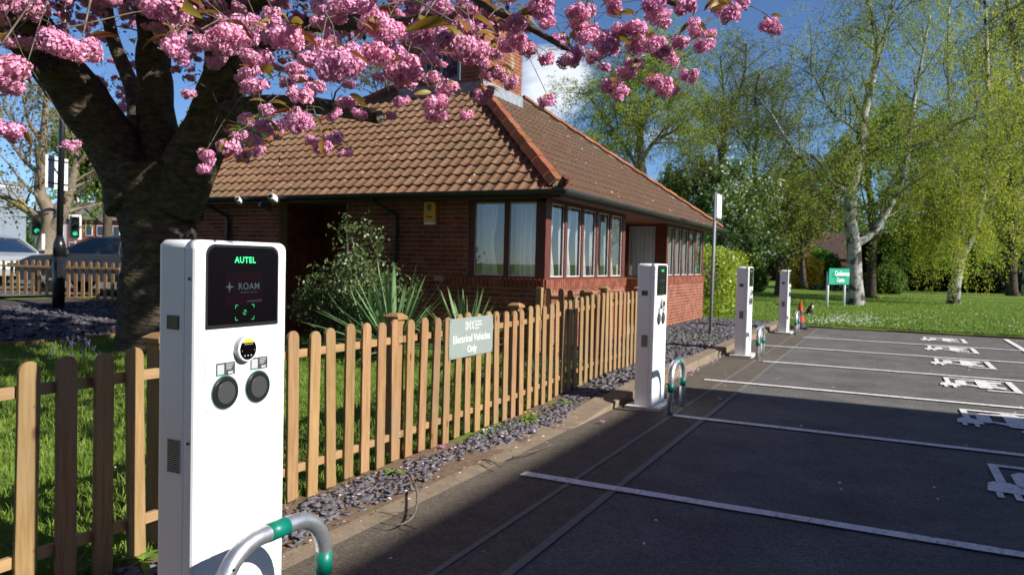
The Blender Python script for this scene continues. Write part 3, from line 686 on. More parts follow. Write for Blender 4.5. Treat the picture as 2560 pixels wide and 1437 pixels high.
# hip tiles
def hips(p0, p1, n, sz=1.0):
    p0, p1 = Vector(p0), Vector(p1); t = (p1 - p0); L_ = t.length / n; t.normalize()
    side = t.cross(Vector((0, 0, 1))).normalized(); up = side.cross(t)
    m = MB(); w_, h_, th = .135 * sz, .10 * sz, .018
    sec = [(-w_, -h_), (-w_ * .35, 0), (w_ * .35, 0), (w_, -h_), (w_ - th, -h_ - .005), (w_ * .3, -th), (-w_ * .3, -th), (-w_ + th, -h_ - .005)]
    m.prism(sec, (0, 0, 0), (1, 0, 0), (0, 0, 1), (0, 1, 0), L_ * 1.02)
    me = m.mesh('hip_tile', TM['hip'])
    for i in range(n):
        o = p0 + t * (L_ * i) + up * (.10 + .010 * ((i % 2))) ; rt = Matrix.Rotation(R.uniform(-.02, .02), 4, 'Z')
        inst('hip_tile', me, frame4(o, side, t, up) @ rt, rf)
    mm = MB(); mm.tube([p0 + up * .0, p1 + up * .0], .075, 6); mm.build('hip_mortar', MAT['mortar'], rf)
hips(Vector(A) + Vector((-.12, .12, .07)), Vector(D), 19)
hips(Vector(E_) + Vector((.1, .1, .05)), Vector(F_), 22, .9)
hips(Vector(B_) + Vector((-.1, -.15, .05)), Vector(Cc), 26, .8)
m = MB(); m.tube([Vector(A) + Vector((-.05, .05, .05)), Vector(A) + Vector((.06, -.06, .12)), Vector(A) + Vector((.10, -.10, .16))], [.05, .06, .045], 8); m.build('hip_iron', MAT['timber'], rf)
# ---- tower on the roof
tx0, tx1, ty0, ty1, tz = -8.73, -6.87, 12.3, 13.92, 6.2
tw = MB().bx(tx0 + .02, tx1 - .02, ty0 + .02, ty1 - .02, 4.0, tz - .02).build('chimney_tower', MAT['mortar'], bld)
many = MB()
for (u, z, l) in brick_cells(tx0, tx1, 4.2, tz, [(-8.15, -7.35, 4.85, 5.7)]): many.box((u, ty0 + .02, z), (l - .01, .05, BH - .01))
for (u, z, l) in brick_cells(ty0, ty1, 4.2, tz, []): many.box((tx1 - .02, u, z), (.05, l - .01, BH - .01))
kind(many.build('brick_courses', MAT['towerbrick'], tw), 'stuff')
MB().bx(tx0 - .03, tx1 + .03, ty0 - .03, ty1 + .03, tz - .019, tz + .05).build('tower_coping', MAT['towerbrick'], tw)
m = MB(); m.prism([(ty0 - .02, 4.60), (ty1 + .04, 4.60), (ty1 + .04, 4.83), (ty0 - .02, 4.83)], (tx1 + .008, 0, 0), (0, 1, 0), (0, 0, 1), (1, 0, 0), .015); m.build('lead_flashing', MAT['lead'], tw)
m = MB(); m.prism([(tx0 - .02, 4.55), (tx1 + .005, 4.55), (tx1 + .005, 4.80), (tx0 - .02, 4.80)], (0, ty0 - .008, 0), (1, 0, 0), (0, 0, 1), (0, -1, 0), .015); m.build('lead_flashing', MAT['lead'], tw)
m = MB()
for (a, b, c, d) in ((-8.15, -7.35, 4.85, 4.91), (-8.15, -7.35, 5.64, 5.7), (-8.15, -8.09, 4.911, 5.639), (-7.41, -7.35, 4.911, 5.639), (-7.78, -7.73, 4.911, 5.639)): m.bx(a, b, ty0 - .04, ty0 + .01, c, d)
tww = m.build('tower_window', M('blue_grey_frame', (.20, .27, .34), .5, .3), tw)
MB().bx(-8.09, -7.41, ty0 - .008, ty0 - .004, 4.91, 5.64).build('pane', M('dark_pane', (.02, .04, .07), .05, .6), tww)
# fittings on the building's front
ab = thing('alarm_box', (-6.34, YW, 2.2), 'amber alarm box with black lettering on the shaded brick wall', 'alarm box')
m = MB(); m.prism([(-.105, -.155), (.105, -.155), (.105, .12), (.08, .155), (-.08, .155), (-.105, .12)], (-6.338, YW - .002, 2.2), (1, 0, 0), (0, 0, 1), (0, -1, 0), .07); m.build('cover', MAT['alarm'], ab, bevel=.008)
MB().bx(-6.435, -6.241, YW - .068, YW - .004, 2.005, 2.044).build('base_strip', MAT['alarmw'], ab)
blk = M('black_print', (.02, .02, .02), .6, .2)
inst('lettering', text_mesh('EJ', .10, blk, offset=.003), frame4((-6.345, YW - .0745, 2.265), (1, 0, 0), (0, 0, 1), (0, -1, 0)), ab)
inst('lettering', text_mesh('ALARMS', .03, blk, offset=.001), frame4((-6.345, YW - .0745, 2.12), (1, 0, 0), (0, 0, 1), (0, -1, 0)), ab)
def camera_lamp(p, yaw, label, nm, mt, s=1.0):
    t = thing(nm, p, label, 'camera' if 'camera' in nm else 'floodlight')
    rot = Matrix.Rotation(yaw, 3, 'Z') @ Matrix.Rotation(-.3, 3, 'X'); p = Vector(p)
    m = MB(); m.prism([(-.045 * s, -.04 * s), (.045 * s, -.04 * s), (.05 * s, .02 * s), (.03 * s, .05 * s), (-.03 * s, .05 * s), (-.05 * s, .02 * s)], p - rot @ Vector((0, .10 * s, 0)), rot @ Vector((1, 0, 0)), rot @ Vector((0, 0, 1)), rot @ Vector((0, 1, 0)), .18 * s); m.build('housing', mt, t, bevel=.006)
    m = MB(); c = p - rot @ Vector((0, .102 * s, 0)); m.lathe([(.03 * s, 0), (.034 * s, .012)], c, 10, (rot @ Vector((1, 0, 0)), rot @ Vector((0, 0, 1)), rot @ Vector((0, -1, 0)))); m.build('lens', MAT['black'], t)
    m = MB(); m.tube([p + rot @ Vector((0, .05, -.0)), p + Vector((0, .12, .02)), (p.x, EY + .06 if p.y < YW - .2 else YW - .01, p.z + .05)], .013, 6); m.build('bracket', MAT['alarmw'], t)
camera_lamp((-9.84, EY - .14, 2.38), .5, 'small white security camera under the gutter, left of the porch', 'security_camera', MAT['panelback'], .9)
camera_lamp((-9.25, EY - .12, 2.28), -.4, 'dark round security camera hanging at the porch edge', 'security_camera', MAT['black'], 1.0)
camera_lamp((-9.05, EY - .14, 2.40), .2, 'white floodlight tucked under the gutter above the porch', 'floodlight', MAT['panelback'], 1.1)
# ------------------------------------------------------------------ chargers
def rrect(y0, y1, z0, z1, rt, rb, n=6):
    out = []
    for (cy_, cz, r, a0) in ((y1 - rt, z1 - rt, rt, 0), (y0 + rt, z1 - rt, rt, 90), (y0 + rb, z0 + rb, rb, 180), (y1 - rb, z0 + rb, rb, 270)):
        for k in range(n + 1):
            a = math.radians(a0 + 90 * k / n); out.append((cy_ + r * math.cos(a), cz + r * math.sin(a)))
    return out
def slab_x(m, ring_fn, x0, x1, bev, bev_back=0):
    """rounded slab between x0 (back) and x1 (front) with bevelled rims; ring_fn(inset) -> [(y,z)]"""
    lay = []
    if bev_back: lay += [(x0, bev_back), (x0 + bev_back * .3, bev_back * .3), (x0 + bev_back, 0)]
    else: lay += [(x0, 0)]
    lay += [(x1 - bev, 0), (x1 - bev * .3, bev * .3), (x1, bev)]
    rings = [[(x, y, z) for (y, z) in ring_fn(i)] for x, i in lay]; k = len(rings[0]); n = len(m.v)
    for r in rings: m.v += r
    for i in range(len(rings) - 1):
        for q in range(k): m.f.append((n + i * k + q, n + i * k + (q + 1) % k, n + (i + 1) * k + (q + 1) % k, n + (i + 1) * k + q))
    m.f.append(tuple(n + q for q in range(k))[::-1]); m.f.append(tuple(n + (len(rings) - 1) * k + q for q in range(k)))
    return m
def plate(m, poly, x, t=.002): m.prism(poly, (x, 0, 0), (0, 1, 0), (0, 0, 1), (1, 0, 0), t); return m
def ring_disc(m, cy_, cz, r, x, h, n=24, r2=None):
    m.lathe([(r, 0), (r if r2 is None else r2, h)], (x, cy_, cz), n, (Vector((0, 1, 0)), Vector((0, 0, 1)), Vector((1, 0, 0)))); return m
CW, CH, CD = .452, 1.475, .195
CP = {}
def charger_parts():
    W, Hh = CW, CH
    L = []
    def P(name, mb, mat, smooth=False, sub=None, bevel=0):
        me = mb.mesh(name, mat, smooth); bm = bmesh.new(); bm.from_mesh(me); bmesh.ops.recalc_face_normals(bm, faces=bm.faces); bm.to_mesh(me); bm.free()
        if smooth:
            me.polygons.foreach_set('use_smooth', [p.area < .004 for p in me.polygons])
        L.append((name, me, sub, None)); return len(L) - 1
    i = lambda y0, y1, z0, z1, rt, rb: (lambda q: rrect(y0 + q, y1 - q, z0 + q, z1 - q, max(rt - q, .002), max(rb - q, .002)))
    P('rear_housing', slab_x(MB(), i(0, W, .03, Hh, .028, .006), -CD, -.052, .004, .02), MAT['white'], True)
    P('front_housing', slab_x(MB(), i(-.001, W + .001, .03, Hh + .001, .034, .006), -.0495, 0, .012), MAT['white'], True)
    P('seam', MB().bx(-.053, -.049, .006, W - .006, .04, Hh - .03), MAT['vent'])
    # front panel field and screen
    P('panel_seam', plate(MB(), [(y, z) for y, z in rrect(.0432, .4068, .8432, 1.15, .004, .037)], .0004, .0014), MAT['greyprint'])
    P('front_panel', plate(MB(), [(y, z) for y, z in rrect(.045, .405, .845, 1.15, .004, .035)], .0005, .0022), MAT['panelwhite'])
    P('screen_frame', plate(MB(), rrect(.045, .402, 1.152, 1.462, .04, .003), .0005, .004), MAT['black'])
    s = P('screen', plate(MB(), rrect(.053, .394, 1.166, 1.452, .036, .004), .0047, .0012), MAT['screen'])
    P('display', plate(MB(), [(.125, 1.235), (.315, 1.235), (.315, 1.36), (.125, 1.36)], .0061, .0006), MAT['screenglow'], sub=s)
    fm = lambda y, z, x=.0072: frame4((x, y, z), (0, 1, 0), (0, 0, 1), (1, 0, 0))
    L.append(('lettering', text_mesh('AUTEL', .032, MAT['greenlit'], offset=.0007, space=1.12), s, fm(.225, 1.405)))
    L.append(('lettering', text_mesh('ROAM', .036, MAT['bluedim'], offset=.0002, space=1.1), s, fm(.245, 1.305)))
    L.append(('lettering', text_mesh('previously EVC', .012, MAT['bluedim']), s, fm(.275, 1.25)))
    L.append(('lettering', text_mesh('electric your next move', .0085, MAT['bluedim']), s, fm(.245, 1.284)))
    st = MB(); st.add([(.0068, .15 + dx, 1.305 + dz) for dx, dz in ((0, .022), (.004, .004), (.022, 0), (.004, -.004), (0, -.022), (-.004, -.004), (-.02, 0), (-.004, .004))], [tuple(range(8))]); P('star_mark', st, MAT['bluedim'], sub=s)
    br = MB()
    for (sy, sz) in ((1, 1), (1, -1), (-1, 1), (-1, -1)):
        cy_, cz = .226 + sy * .046, 1.207 + sz * .028
        b0, b1 = sorted((cy_, cy_ - sy * .012)); br.bx(.0062, .0068, b0, b1, cz - .001, cz + .001)
        b0, b1 = sorted((cz - sz * .0012, cz - sz * .012)); br.bx(.0062, .0068, cy_ - .001, cy_ + .001, b0, b1)
    for rr_ in (.0095, .0055):
        for q in range(14):
            if q % 7 < 5:
                a0, a1 = 6.283 * q / 14, 6.283 * (q + 1) / 14; P_ = [(.0066, .226 + r_ * math.cos(a), 1.207 + r_ * math.sin(a)) for r_, a in ((rr_, a0), (rr_, a1), (rr_ - .0016, a1), (rr_ - .0016, a0))]; br.add(P_, [(0, 1, 2, 3)])
    P('card_reader_mark', br, MAT['greendim'], sub=s)
    # dial reader
    d = P('dial', ring_disc(MB(), .222, 1.068, .047, .002, .022, 28, .045), MAT['greyplastic'], True)
    P('dial_rim', ring_disc(MB(), .222, 1.068, .047, .0242, .006, 28, .045), MAT['panelwhite'], True, sub=d)
    P('dial_face', ring_disc(MB(), .222, 1.068, .0405, .0304, .0008, 28), MAT['screen'], sub=d)
    yc = MB(); pts = [(.222 + .0395 * math.cos(math.radians(a)), 1.068 + .0395 * math.sin(math.radians(a))) for a in range(40, 141, 10)]; plate(yc, pts, .0314, .0006); P('dial_cap', yc, MAT['yellow'], sub=d)
    dd = MB()
    for k in range(4): plate(dd, [(.204 + k * .011, 1.086), (.211 + k * .011, 1.086), (.211 + k * .011, 1.0885), (.204 + k * .011, 1.0885)], .0314, .0004)
    for (a, b) in ((.190, 1.063), (.252, 1.063)): plate(dd, [(a, b), (a + .003, b - .003), (a + .003, b + .003)], .0314, .0004)
    for k in range(3): ring_disc(dd, .205 + k * .016, 1.044, .003, .0314, .0004, 8)
    P('dial_marks', dd, MAT['greyprint'], sub=d)
    # stickers and sockets
    for (cy_, cz) in ((.139, 1.0), (.305, 1.004)):
        k = P('sticker', plate(MB(), rrect(cy_ - .045, cy_ + .045, cz - .024, cz + .024, .003, .003), .003, .0008), MAT['sticker'])
        P('sticker_field', plate(MB(), [(cy_ - .04, cz - .018), (cy_ - .008, cz - .018), (cy_ - .008, cz + .018), (cy_ - .04, cz + .018)], .0041, .0004), MAT['greyprint'], sub=k)
        P('sticker_stripe', plate(MB(), [(cy_ - .04, cz - .0215), (cy_ - .008, cz - .0215), (cy_ - .008, cz - .0185), (cy_ - .04, cz - .0185)], .0041, .0004), MAT['stickgreen'], sub=k)
        L.append(('lettering', text_mesh('EVC', .013, MAT['stickwhite'], offset=.0004), k, fm(cy_ + .024, cz - .016, .0046)))
        pr = MB()
        for q in range(4): plate(pr, [(cy_ + .002, cz + .016 - q * .006), (cy_ + .038 - q * .004, cz + .016 - q * .006), (cy_ + .038 - q * .004, cz + .0185 - q * .006), (cy_ + .002, cz + .0185 - q * .006)], .0041, .0004)
        P('print_lines', pr, MAT['greyprint'], sub=k)
    for cy_ in (.137, .299):
        k = P('socket_ring', ring_disc(MB(), cy_, .912, .0655, .003, .002, 32, .0645), MAT['teal_ring'], True)
        P('socket', ring_disc(MB(), cy_, .912, .0615, .0052, .005, 32, .0575), MAT['black'], True, sub=k)
        P('socket_recess', ring_disc(MB(), cy_, .912, .047, .0104, .0006, 32), MAT['vent'], sub=k)
        P('socket_flap', ring_disc(MB(), cy_, .912, .0425, .0112, .002, 32, .041), MAT['socket'], True, sub=k)
    L.append(('lettering', text_mesh('M-EXC unit', .010, MAT['greyprint']), 1, fm(.39, 1.445, .0008)))
    # side: window, vents, bolts
    k = P('side_window', MB().bx(-.142, -.080, -.0025, -.0012, 1.15, 1.20), MAT['black'])
    P('window_plate', MB().bx(-.128, -.084, -.0036, -.0026, 1.154, 1.196), MAT['recess'], sub=k)
    v = P('vent_panel', MB().bx(-.134, -.066, -.0022, -.0012, .628, .752), M('vent_panel_grey', (.55, .53, .46), .6, .3))
    for q in range(17): P('vent_slot', MB().bx(-.131, -.069, -.0032, -.0023, .632 + q * .007, .6355 + q * .007), MAT['vent'], sub=v)
    for z in (1.335, .745, .18): P('bolt', MB().lathe([(.006, 0), (.005, .003)], (-.024, -.0042, z), 10, (Vector((1, 0, 0)), Vector((0, 0, 1)), Vector((0, -1, 0)))), MAT['vent'])
    P('plinth', MB().bx(-CD - .06, .10, -.11, W + .06, -.04, .034), MAT['slab'], bevel=.005)
    return L
CPARTS = charger_parts()
def charger(x, y, z, label, sc=1.0):
    t = thing('charging_post', (x, y + CW / 2, z), label, 'charger', 'electric vehicle charging posts')
    mw = Matrix.Translation((x, y, z)) @ Matrix.Scale(sc, 4); objs = []
    for (name, me, sub, lm) in CPARTS:
        objs.append(inst(name, me, mw @ lm if lm else mw, t if sub is None else objs[sub]))
    return t
charger(-2.2, 1.88, .03, 'tall white charging post nearest the camera, filling the left foreground')
charger(-2.1, 7.42, 0, 'white charging post at the end of the picket fence, second from the camera')
charger(-2.04, 12.65, 0, 'white charging post beside the slate bed, third from the camera', 1.0)
charger(-2.02, 17.9, 0, 'farthest and smallest white charging post, next to the orange cone', .97)
def hoop(x, y0, y1, ht, label):
    t = thing('hoop_barrier', (x, (y0 + y1) / 2, 0), label, 'barrier', 'steel hoop barriers in front of the charging posts')
    r = .031; rc = .17; pts = [(x, y0, -.05), (x, y0, ht - rc)]
    def arc(cy_, a0, a1):
        return [(x, cy_ + rc * math.cos(math.radians(a)), ht - rc + rc * math.sin(math.radians(a))) for a in np.linspace(a0, a1, 9)]
    pts = [(x, y0, -.05), (x, y0, .2)] + arc(y0 + rc, 180, 90) + arc(y1 - rc, 90, 0) + [(x, y1, .2), (x, y1, -.05)]
    tb = MB().tube(pts, r, 16).build('tube', MAT['galv'], t, smooth=True)
    for yy in (y0, y1): MB().tube([(x, yy, .225), (x, yy, .315)], r + .0015, 16).build('reflective_band', MAT['teal'], t, smooth=True)
    ym = (y0 + y1) / 2; MB().tube([(x, ym - .045, ht), (x, ym + .045, ht)], r + .0015, 16).build('reflective_band', MAT['teal'], t, smooth=True)
    MB().tube([(x + r * .9, y0 + .03, ht - .06), (x + r * 1.03, y0 + .03, ht - .06)], .005, 8).build('fixing_hole', MAT['vent'], t)
    return t
hoop(-1.93, 1.76, 2.27, .475, 'steel hoop barrier with teal bands cut off by the bottom edge')
hoop(-1.87, 7.24, 7.72, .50, 'steel hoop barrier with teal bands beside the second charging post')
hoop(-1.83, 12.42, 12.96, .50, 'steel hoop barrier with teal bands beside the third charging post')
hoop(-1.81, 17.63, 18.19, .50, 'small steel hoop barrier at the farthest charging post')
# ------------------------------------------------------------------ picket fence
PW, PT, PP = .088, .02, .170
def picket_mesh(h=1.0):
    w_ = PW / 2; poly = [(-w_, 0), (w_, 0)] + [(w_ * math.cos(math.radians(a)), h - w_ + w_ * math.sin(math.radians(a))) for a in range(0, 181, 20)]
    m = MB(); m.prism(poly, (-PT / 2, 0, 0), (0, 1, 0), (0, 0, 1), (1, 0, 0), PT); 
    me = m.mesh('picket', MAT['wood']); bm = bmesh.new(); bm.from_mesh(me); bmesh.ops.bevel(bm, geom=[e for e in bm.edges if len(e.link_faces) == 2 and e.calc_face_angle(0) > 1.2], offset=.0025, segments=1, affect='EDGES'); bmesh.ops.recalc_face_normals(bm, faces=bm.faces); bm.to_mesh(me); bm.free(); return me
pk = picket_mesh()
def fence(root, p0, p1, n, posts, side, zf, hscale=1.0, rails=True, capz=1.0):
    """pickets from p0 to p1 facing 'side'"""
    p0, p1 = Vector(p0), Vector(p1); t = (p1 - p0).normalized(); side = Vector(side)
    for i in range(n):
        p = p0 + (p1 - p0) * (i / (n - 1)); z = zf(p)
        rt = Matrix.Rotation(R.gauss(0, .011), 4, 'X') @ Matrix.Rotation(R.gauss(0, .008), 4, 'Y')
        inst('picket', pk, frame4((p.x, p.y, z + R.uniform(-.018, .012)), side, t, (0, 0, 1)) @ rt @ Matrix.Scale(hscale, 4, (0, 0, 1)), root)
    L_ = (p1 - p0).length
    ends = sorted([0] + [u for u in posts if 0 < u < L_] + [L_])
    for zr in (.86, .175):
        for a, b in zip(ends[:-1], ends[1:]):
            qa, qb = p0 + t * (a + .003), p0 + t * (b - .003); za, zb = zf(qa) + zr * hscale, zf(qb) + zr * hscale
            off = side * -(PT / 2 + .0165); m = MB()
            cs_ = [q + off + side * s + Vector((0, 0, z - q.z + dz_)) for q, z in ((qa, za), (qb, zb)) for s in (-.014, .014) for dz_ in (-.024, .024)]
            m.add(cs_, [(0, 1, 3, 2), (4, 6, 7, 5), (0, 4, 5, 1), (2, 3, 7, 6), (0, 2, 6, 4), (1, 5, 7, 3)]); m.build('rail', MAT['woodr'], root, bevel=.003)
    for u in posts:
        q = p0 + t * u - side * (PT / 2 + .031 + .045); z = zf(q)
        po = MB().box((q.x, q.y, z + capz / 2 - .1), (.09, .09, capz + .2)).build('post', MAT['postwood'], root, bevel=.004)
        m = MB(); zc = z + capz
        m.add([(q.x - .062, q.y - .062, zc), (q.x + .062, q.y - .062, zc), (q.x + .062, q.y + .062, zc), (q.x - .062, q.y + .062, zc), (q.x - .062, q.y - .062, zc + .022), (q.x + .062, q.y - .062, zc + .022), (q.x + .062, q.y + .062, zc + .022), (q.x - .062, q.y + .062, zc + .022), (q.x - .03, q.y - .03, zc + .045), (q.x + .03, q.y - .03, zc + .045), (q.x + .03, q.y + .03, zc + .045), (q.x - .03, q.y + .03, zc + .045)],
              [(0, 3, 2, 1), (0, 1, 5, 4), (1, 2, 6, 5), (2, 3, 7, 6), (3, 0, 4, 7), (4, 5, 9, 8), (5, 6, 10, 9), (6, 7, 11, 10), (7, 4, 8, 11), (8, 9, 10, 11)])
        m.build('post_cap', MAT['postwood'], po)
FX = -3.09; FY0 = .965; FN = 57
zf1 = lambda q: H(-2.9, q.y) + .02
f1 = thing('picket_fence', (FX, 5, .05), 'long pale timber picket fence running beside the parking bays', 'fence')
fence(f1, (FX, FY0, 0), (FX, FY0 + PP * (FN - 1), 0), FN, [1.55, 3.51, 5.47, 7.45, 9.4], (1, 0, 0), zf1)
yE = FY0 + PP * (FN - 1)
f2 = thing('picket_fence', (-3.8, 9.74, .1), 'short shaded return of picket fence meeting the bay window wall', 'fence')
fence(f2, (-4.30, 9.74, 0), (-3.28, 9.74, 0), 7, [.80], (0, -1, 0), lambda q: .11, 1.0)
po = MB().box((XW - .02, YW - .13, .55), (.085, .085, 1.12)); tag(po.build('corner_post', MAT['woodr'], bevel=.004), 'pale upright timber post against the building corner behind the fence', 'post')
# sign on the fence
sg = thing('fence_sign', (-3.06, 5.41, .67), 'sage green parking sign with white lettering screwed to the picket fence', 'sign')
sx = -3.075
q = [Vector((sx, 5.048, .674)), Vector((sx, 5.77, .674)), Vector((sx, 5.77, .995)), Vector((sx, 5.048, .995))]
m = MB(); m.add(q + [v + Vector((.006, 0, 0)) for v in q], [(0, 3, 2, 1), (4, 5, 6, 7), (0, 1, 5, 4), (1, 2, 6, 5), (2, 3, 7, 6), (3, 0, 4, 7)]); m.build('panel', MAT['sign'], sg)
fs = lambda y, z: frame4((sx + .0068, y, z), (0, 1, 0), (0, 0, 1), (1, 0, 0))
def fit(me, w_):
    xs_ = [v.co.x for v in me.vertices]; k_ = w_ / (max(xs_) - min(xs_)); me.transform(Matrix.Scale(k_, 4)); return me
inst('lettering', fit(text_mesh('Electrical Vehicles', .08, MAT['letter'], offset=.0007, space=1.0), .61), fs(5.41, .822), sg)
inst('lettering', fit(text_mesh('Only', .08, MAT['letter'], offset=.0007, space=1.0), .155), fs(5.41, .733), sg)
inst('lettering', text_mesh('The Derby', .027, MAT['letter'], align='LEFT', offset=.0003), fs(5.445, .955), sg)
inst('lettering', text_mesh('Conference', .027, MAT['letter'], align='LEFT', offset=.0003), fs(5.445, .928), sg)
inst('lettering', text_mesh('Centre', .027, MAT['letter'], align='LEFT', offset=.0003), fs(5.445, .901), sg)
lg = MB()
def arcstroke(m, cy_, cz, r, a0, a1, w_=.0045, n=10):
    pts = [(cy_ + r * math.cos(math.radians(a)), cz + r * math.sin(math.radians(a)) * 1.25) for a in np.linspace(a0, a1, n)]
    pin = [(cy_ + (r - w_) * math.cos(math.radians(a)), cz + (r - w_) * math.sin(math.radians(a)) * 1.25) for a in np.linspace(a0, a1, n)]
    b = len(m.v); m.v += [(sx + .0068, y, z) for y, z in pts + pin]; m.f += [(b + i, b + i + 1, b + n + i + 1, b + n + i) for i in range(n - 1)]
for r in (.028, .019): arcstroke(lg, 5.315, .928, r, -90, 90)
for cy_ in (5.385, 5.43):
    for r in (.028, .019): arcstroke(lg, cy_, .928, r, 90, 270)
lg.v += [(sx + .0068, y, z) for y, z in ((5.300, .893), (5.306, .893), (5.306, .963), (5.300, .963))]; n = len(lg.v); lg.f.append((n - 4, n - 3, n - 2, n - 1))
lg.build('logo', MAT['letter'], sg)
for (y, z) in ((5.065, .69), (5.752, .69), (5.065, .98), (5.752, .98)): MB().lathe([(.009, 0), (.006, .004)], (sx + .0066, y, z), 10, (Vector((0, 1, 0)), Vector((0, 0, 1)), Vector((1, 0, 0)))).build('screw', MAT['bolt'], sg)
# notice on a pole
pp = gp(1775, 835, .09); t = thing('notice_pole', (pp.x, pp.y, .08), 'tall grey pole with a white notice in the slate bed', 'sign')
tilt = Vector((.02, 0, 0)); top = 2.98
MB().tube([(pp.x, pp.y, -.1), (pp.x + .02, pp.y, top)], .034, 12).build('pole', M('grey_pole_paint', (.22, .24, .25), .5, .4), t, smooth=True)
px_ = pp.x + .055
nb = MB().bx(px_, px_ + .008, pp.y - .02, pp.y + .44, 2.42, 2.95).build('notice', M('notice_white', (.8, .81, .82), .5, .3), t)
MB().bx(px_ - .012, px_ - .001, pp.y - .02, pp.y + .44, 2.40, 2.97).build('backing', MAT['lampblack'], t)
nprint = MB()
for k in range(9): nprint.bx(px_ + .0085, px_ + .009, pp.y + .03, pp.y + .40 - .05 * ((k * 7) % 3), 2.875 - k * .045, 2.89 - k * .045)
nprint.build('print_lines', MAT['greyprint'], nb)
MB().bx(px_ + .0085, px_ + .0095, pp.y - .02, pp.y + .44, 2.421, 2.47).build('footer_strip', M('dark_green_print', (.02, .07, .06), .5, .3), nb)
# cone
cp = gp(1999, 822, 0.0); t = thing('traffic_cone', (cp.x, cp.y, .01), 'orange traffic cone with a dark band behind the farthest hoop', 'cone')
orange = M('cone_orange', (.55, .055, .014), .55, .3, var=(.42, .05, .02), vs=12)
cb = M('cone_dark_band', (.05, .05, .055), .5, .3)
def frus(z0, z1): 
    r = lambda z: .13 - .10 * (z - .05) / .62
    return MB().lathe([(r(z0), z0), (r(z1), z1)], (cp.x, cp.y, 0), 20)
for (a, b, mt, nm) in ((.05, .17, cb, 'lower_band'), (.1701, .33, orange, 'body'), (.3301, .44, cb, 'sleeve'), (.4401, .67, orange, 'tip')): frus(a, b).build(nm, mt, t, smooth=False)
MB().bx(cp.x - .2, cp.x + .2, cp.y - .2, cp.y + .2, .004, .05).build('base', cb, t, bevel=.012)
# green sign on posts
g0, g1 = gp(2067, 768, .05), gp(2109, 766, .05)
t = thing('green_sign', ((g0.x + g1.x) / 2, g0.y, .05), 'green sign board on two white posts on the lawn', 'sign')
dg_ = (g1 - g0); dg_.z = 0; dg_.normalize(); nrm = Vector((dg_.y, -dg_.x, 0))
for g in (g0, g1): MB().tube([(g.x, g.y, -.1), (g.x, g.y, 1.4)], .05, 10).build('post', MAT['panelback'], t, smooth=True)
c0 = g0 - dg_ * .10 + nrm * .06; Lw = (g1 - g0).length + .3
bd = MB(); bd.prism([(0, .92), (Lw, .92), (Lw, 1.53), (0, 1.53)], (c0.x, c0.y, 0), dg_, (0, 0, 1), nrm, .03); bdo = bd.build('board', M('green_board', (.02, .28, .17), .4, .4), t)
cc = c0 + dg_ * (Lw / 2) + nrm * .033
inst('lettering', text_mesh('Conference', .26, MAT['letter'], offset=.004), frame4((cc.x + .1, cc.y, 1.33), dg_, (0, 0, 1), nrm), bdo)
inst('lettering', text_mesh('Centre', .22, MAT['letter'], offset=.004), frame4((cc.x + .05, cc.y, 1.08), dg_, (0, 0, 1), nrm), bdo)
# cat
k = gp(2024, 786, .05)
cat = thing('cat', (k.x, k.y, .05), 'small tabby cat with white chest sitting on the lawn', 'cat')
def skin(name, pts, edges, mat, parent, root=0, sub=2):
    me = bpy.data.meshes.new(name); me.from_pydata([p[:3] for p in pts], edges, []); o = bpy.data.objects.new(name, me); link(o, None)
    o.modifiers.new('s', 'SKIN'); sm = o.modifiers.new('d', 'SUBSURF'); sm.levels = sm.render_levels = sub
    for i, p in enumerate(pts): me.skin_vertices[0].data[i].radius = (p[3], p[3]); me.skin_vertices[0].data[i].use_root = (i == root)
    dg = bpy.context.evaluated_depsgraph_get(); dg.update(); m2 = bpy.data.meshes.new_from_object(o.evaluated_get(dg))
    bpy.data.objects.remove(o); m2.materials.clear(); m2.materials.append(mat); m2.polygons.foreach_set('use_smooth', [True] * len(m2.polygons))
    return link(bpy.data.objects.new(name, m2), parent)
fur = M('tabby_fur', (.07, .05, .035), .9, .1, var=(.16, .12, .085), vs=30, bump=.3, bs=90)
wfur = M('white_fur', (.7, .68, .64), .9, .1)
fd = Vector((.85, -.5, 0)).normalized(); sd = Vector((-fd.y, fd.x, 0))
def cpnt(f, s, z, r): p = Vector((k.x, k.y, .05)) + fd * f + sd * s; return (p.x, p.y, p.z + z, r)
pts = [cpnt(-.06, 0, .09, .085), cpnt(-.01, 0, .17, .075), cpnt(.04, 0, .25, .058), cpnt(.06, 0, .30, .042), cpnt(.085, 0, .345, .048), cpnt(.13, 0, .335, .024),
       cpnt(.06, .04, .15, .03), cpnt(.075, .04, .02, .018), cpnt(.105, .04, .012, .018), cpnt(.06, -.04, .15, .03), cpnt(.075, -.04, .02, .018), cpnt(.105, -.04, .012, .018),
       cpnt(-.03, .075, .06, .045), cpnt(.06, .085, .02, .02), cpnt(-.03, -.075, .06, .045), cpnt(.06, -.085, .02, .02),
       cpnt(-.13, 0, .04, .022), cpnt(-.17, .07, .025, .018), cpnt(-.12, .13, .02, .013)]
body = skin('body', pts, [(0, 1), (1, 2), (2, 3), (3, 4), (4, 5), (2, 6), (6, 7), (7, 8), (2, 9), (9, 10), (10, 11), (0, 12), (12, 13), (0, 14), (14, 15), (0, 16), (16, 17), (17, 18)], fur, cat)
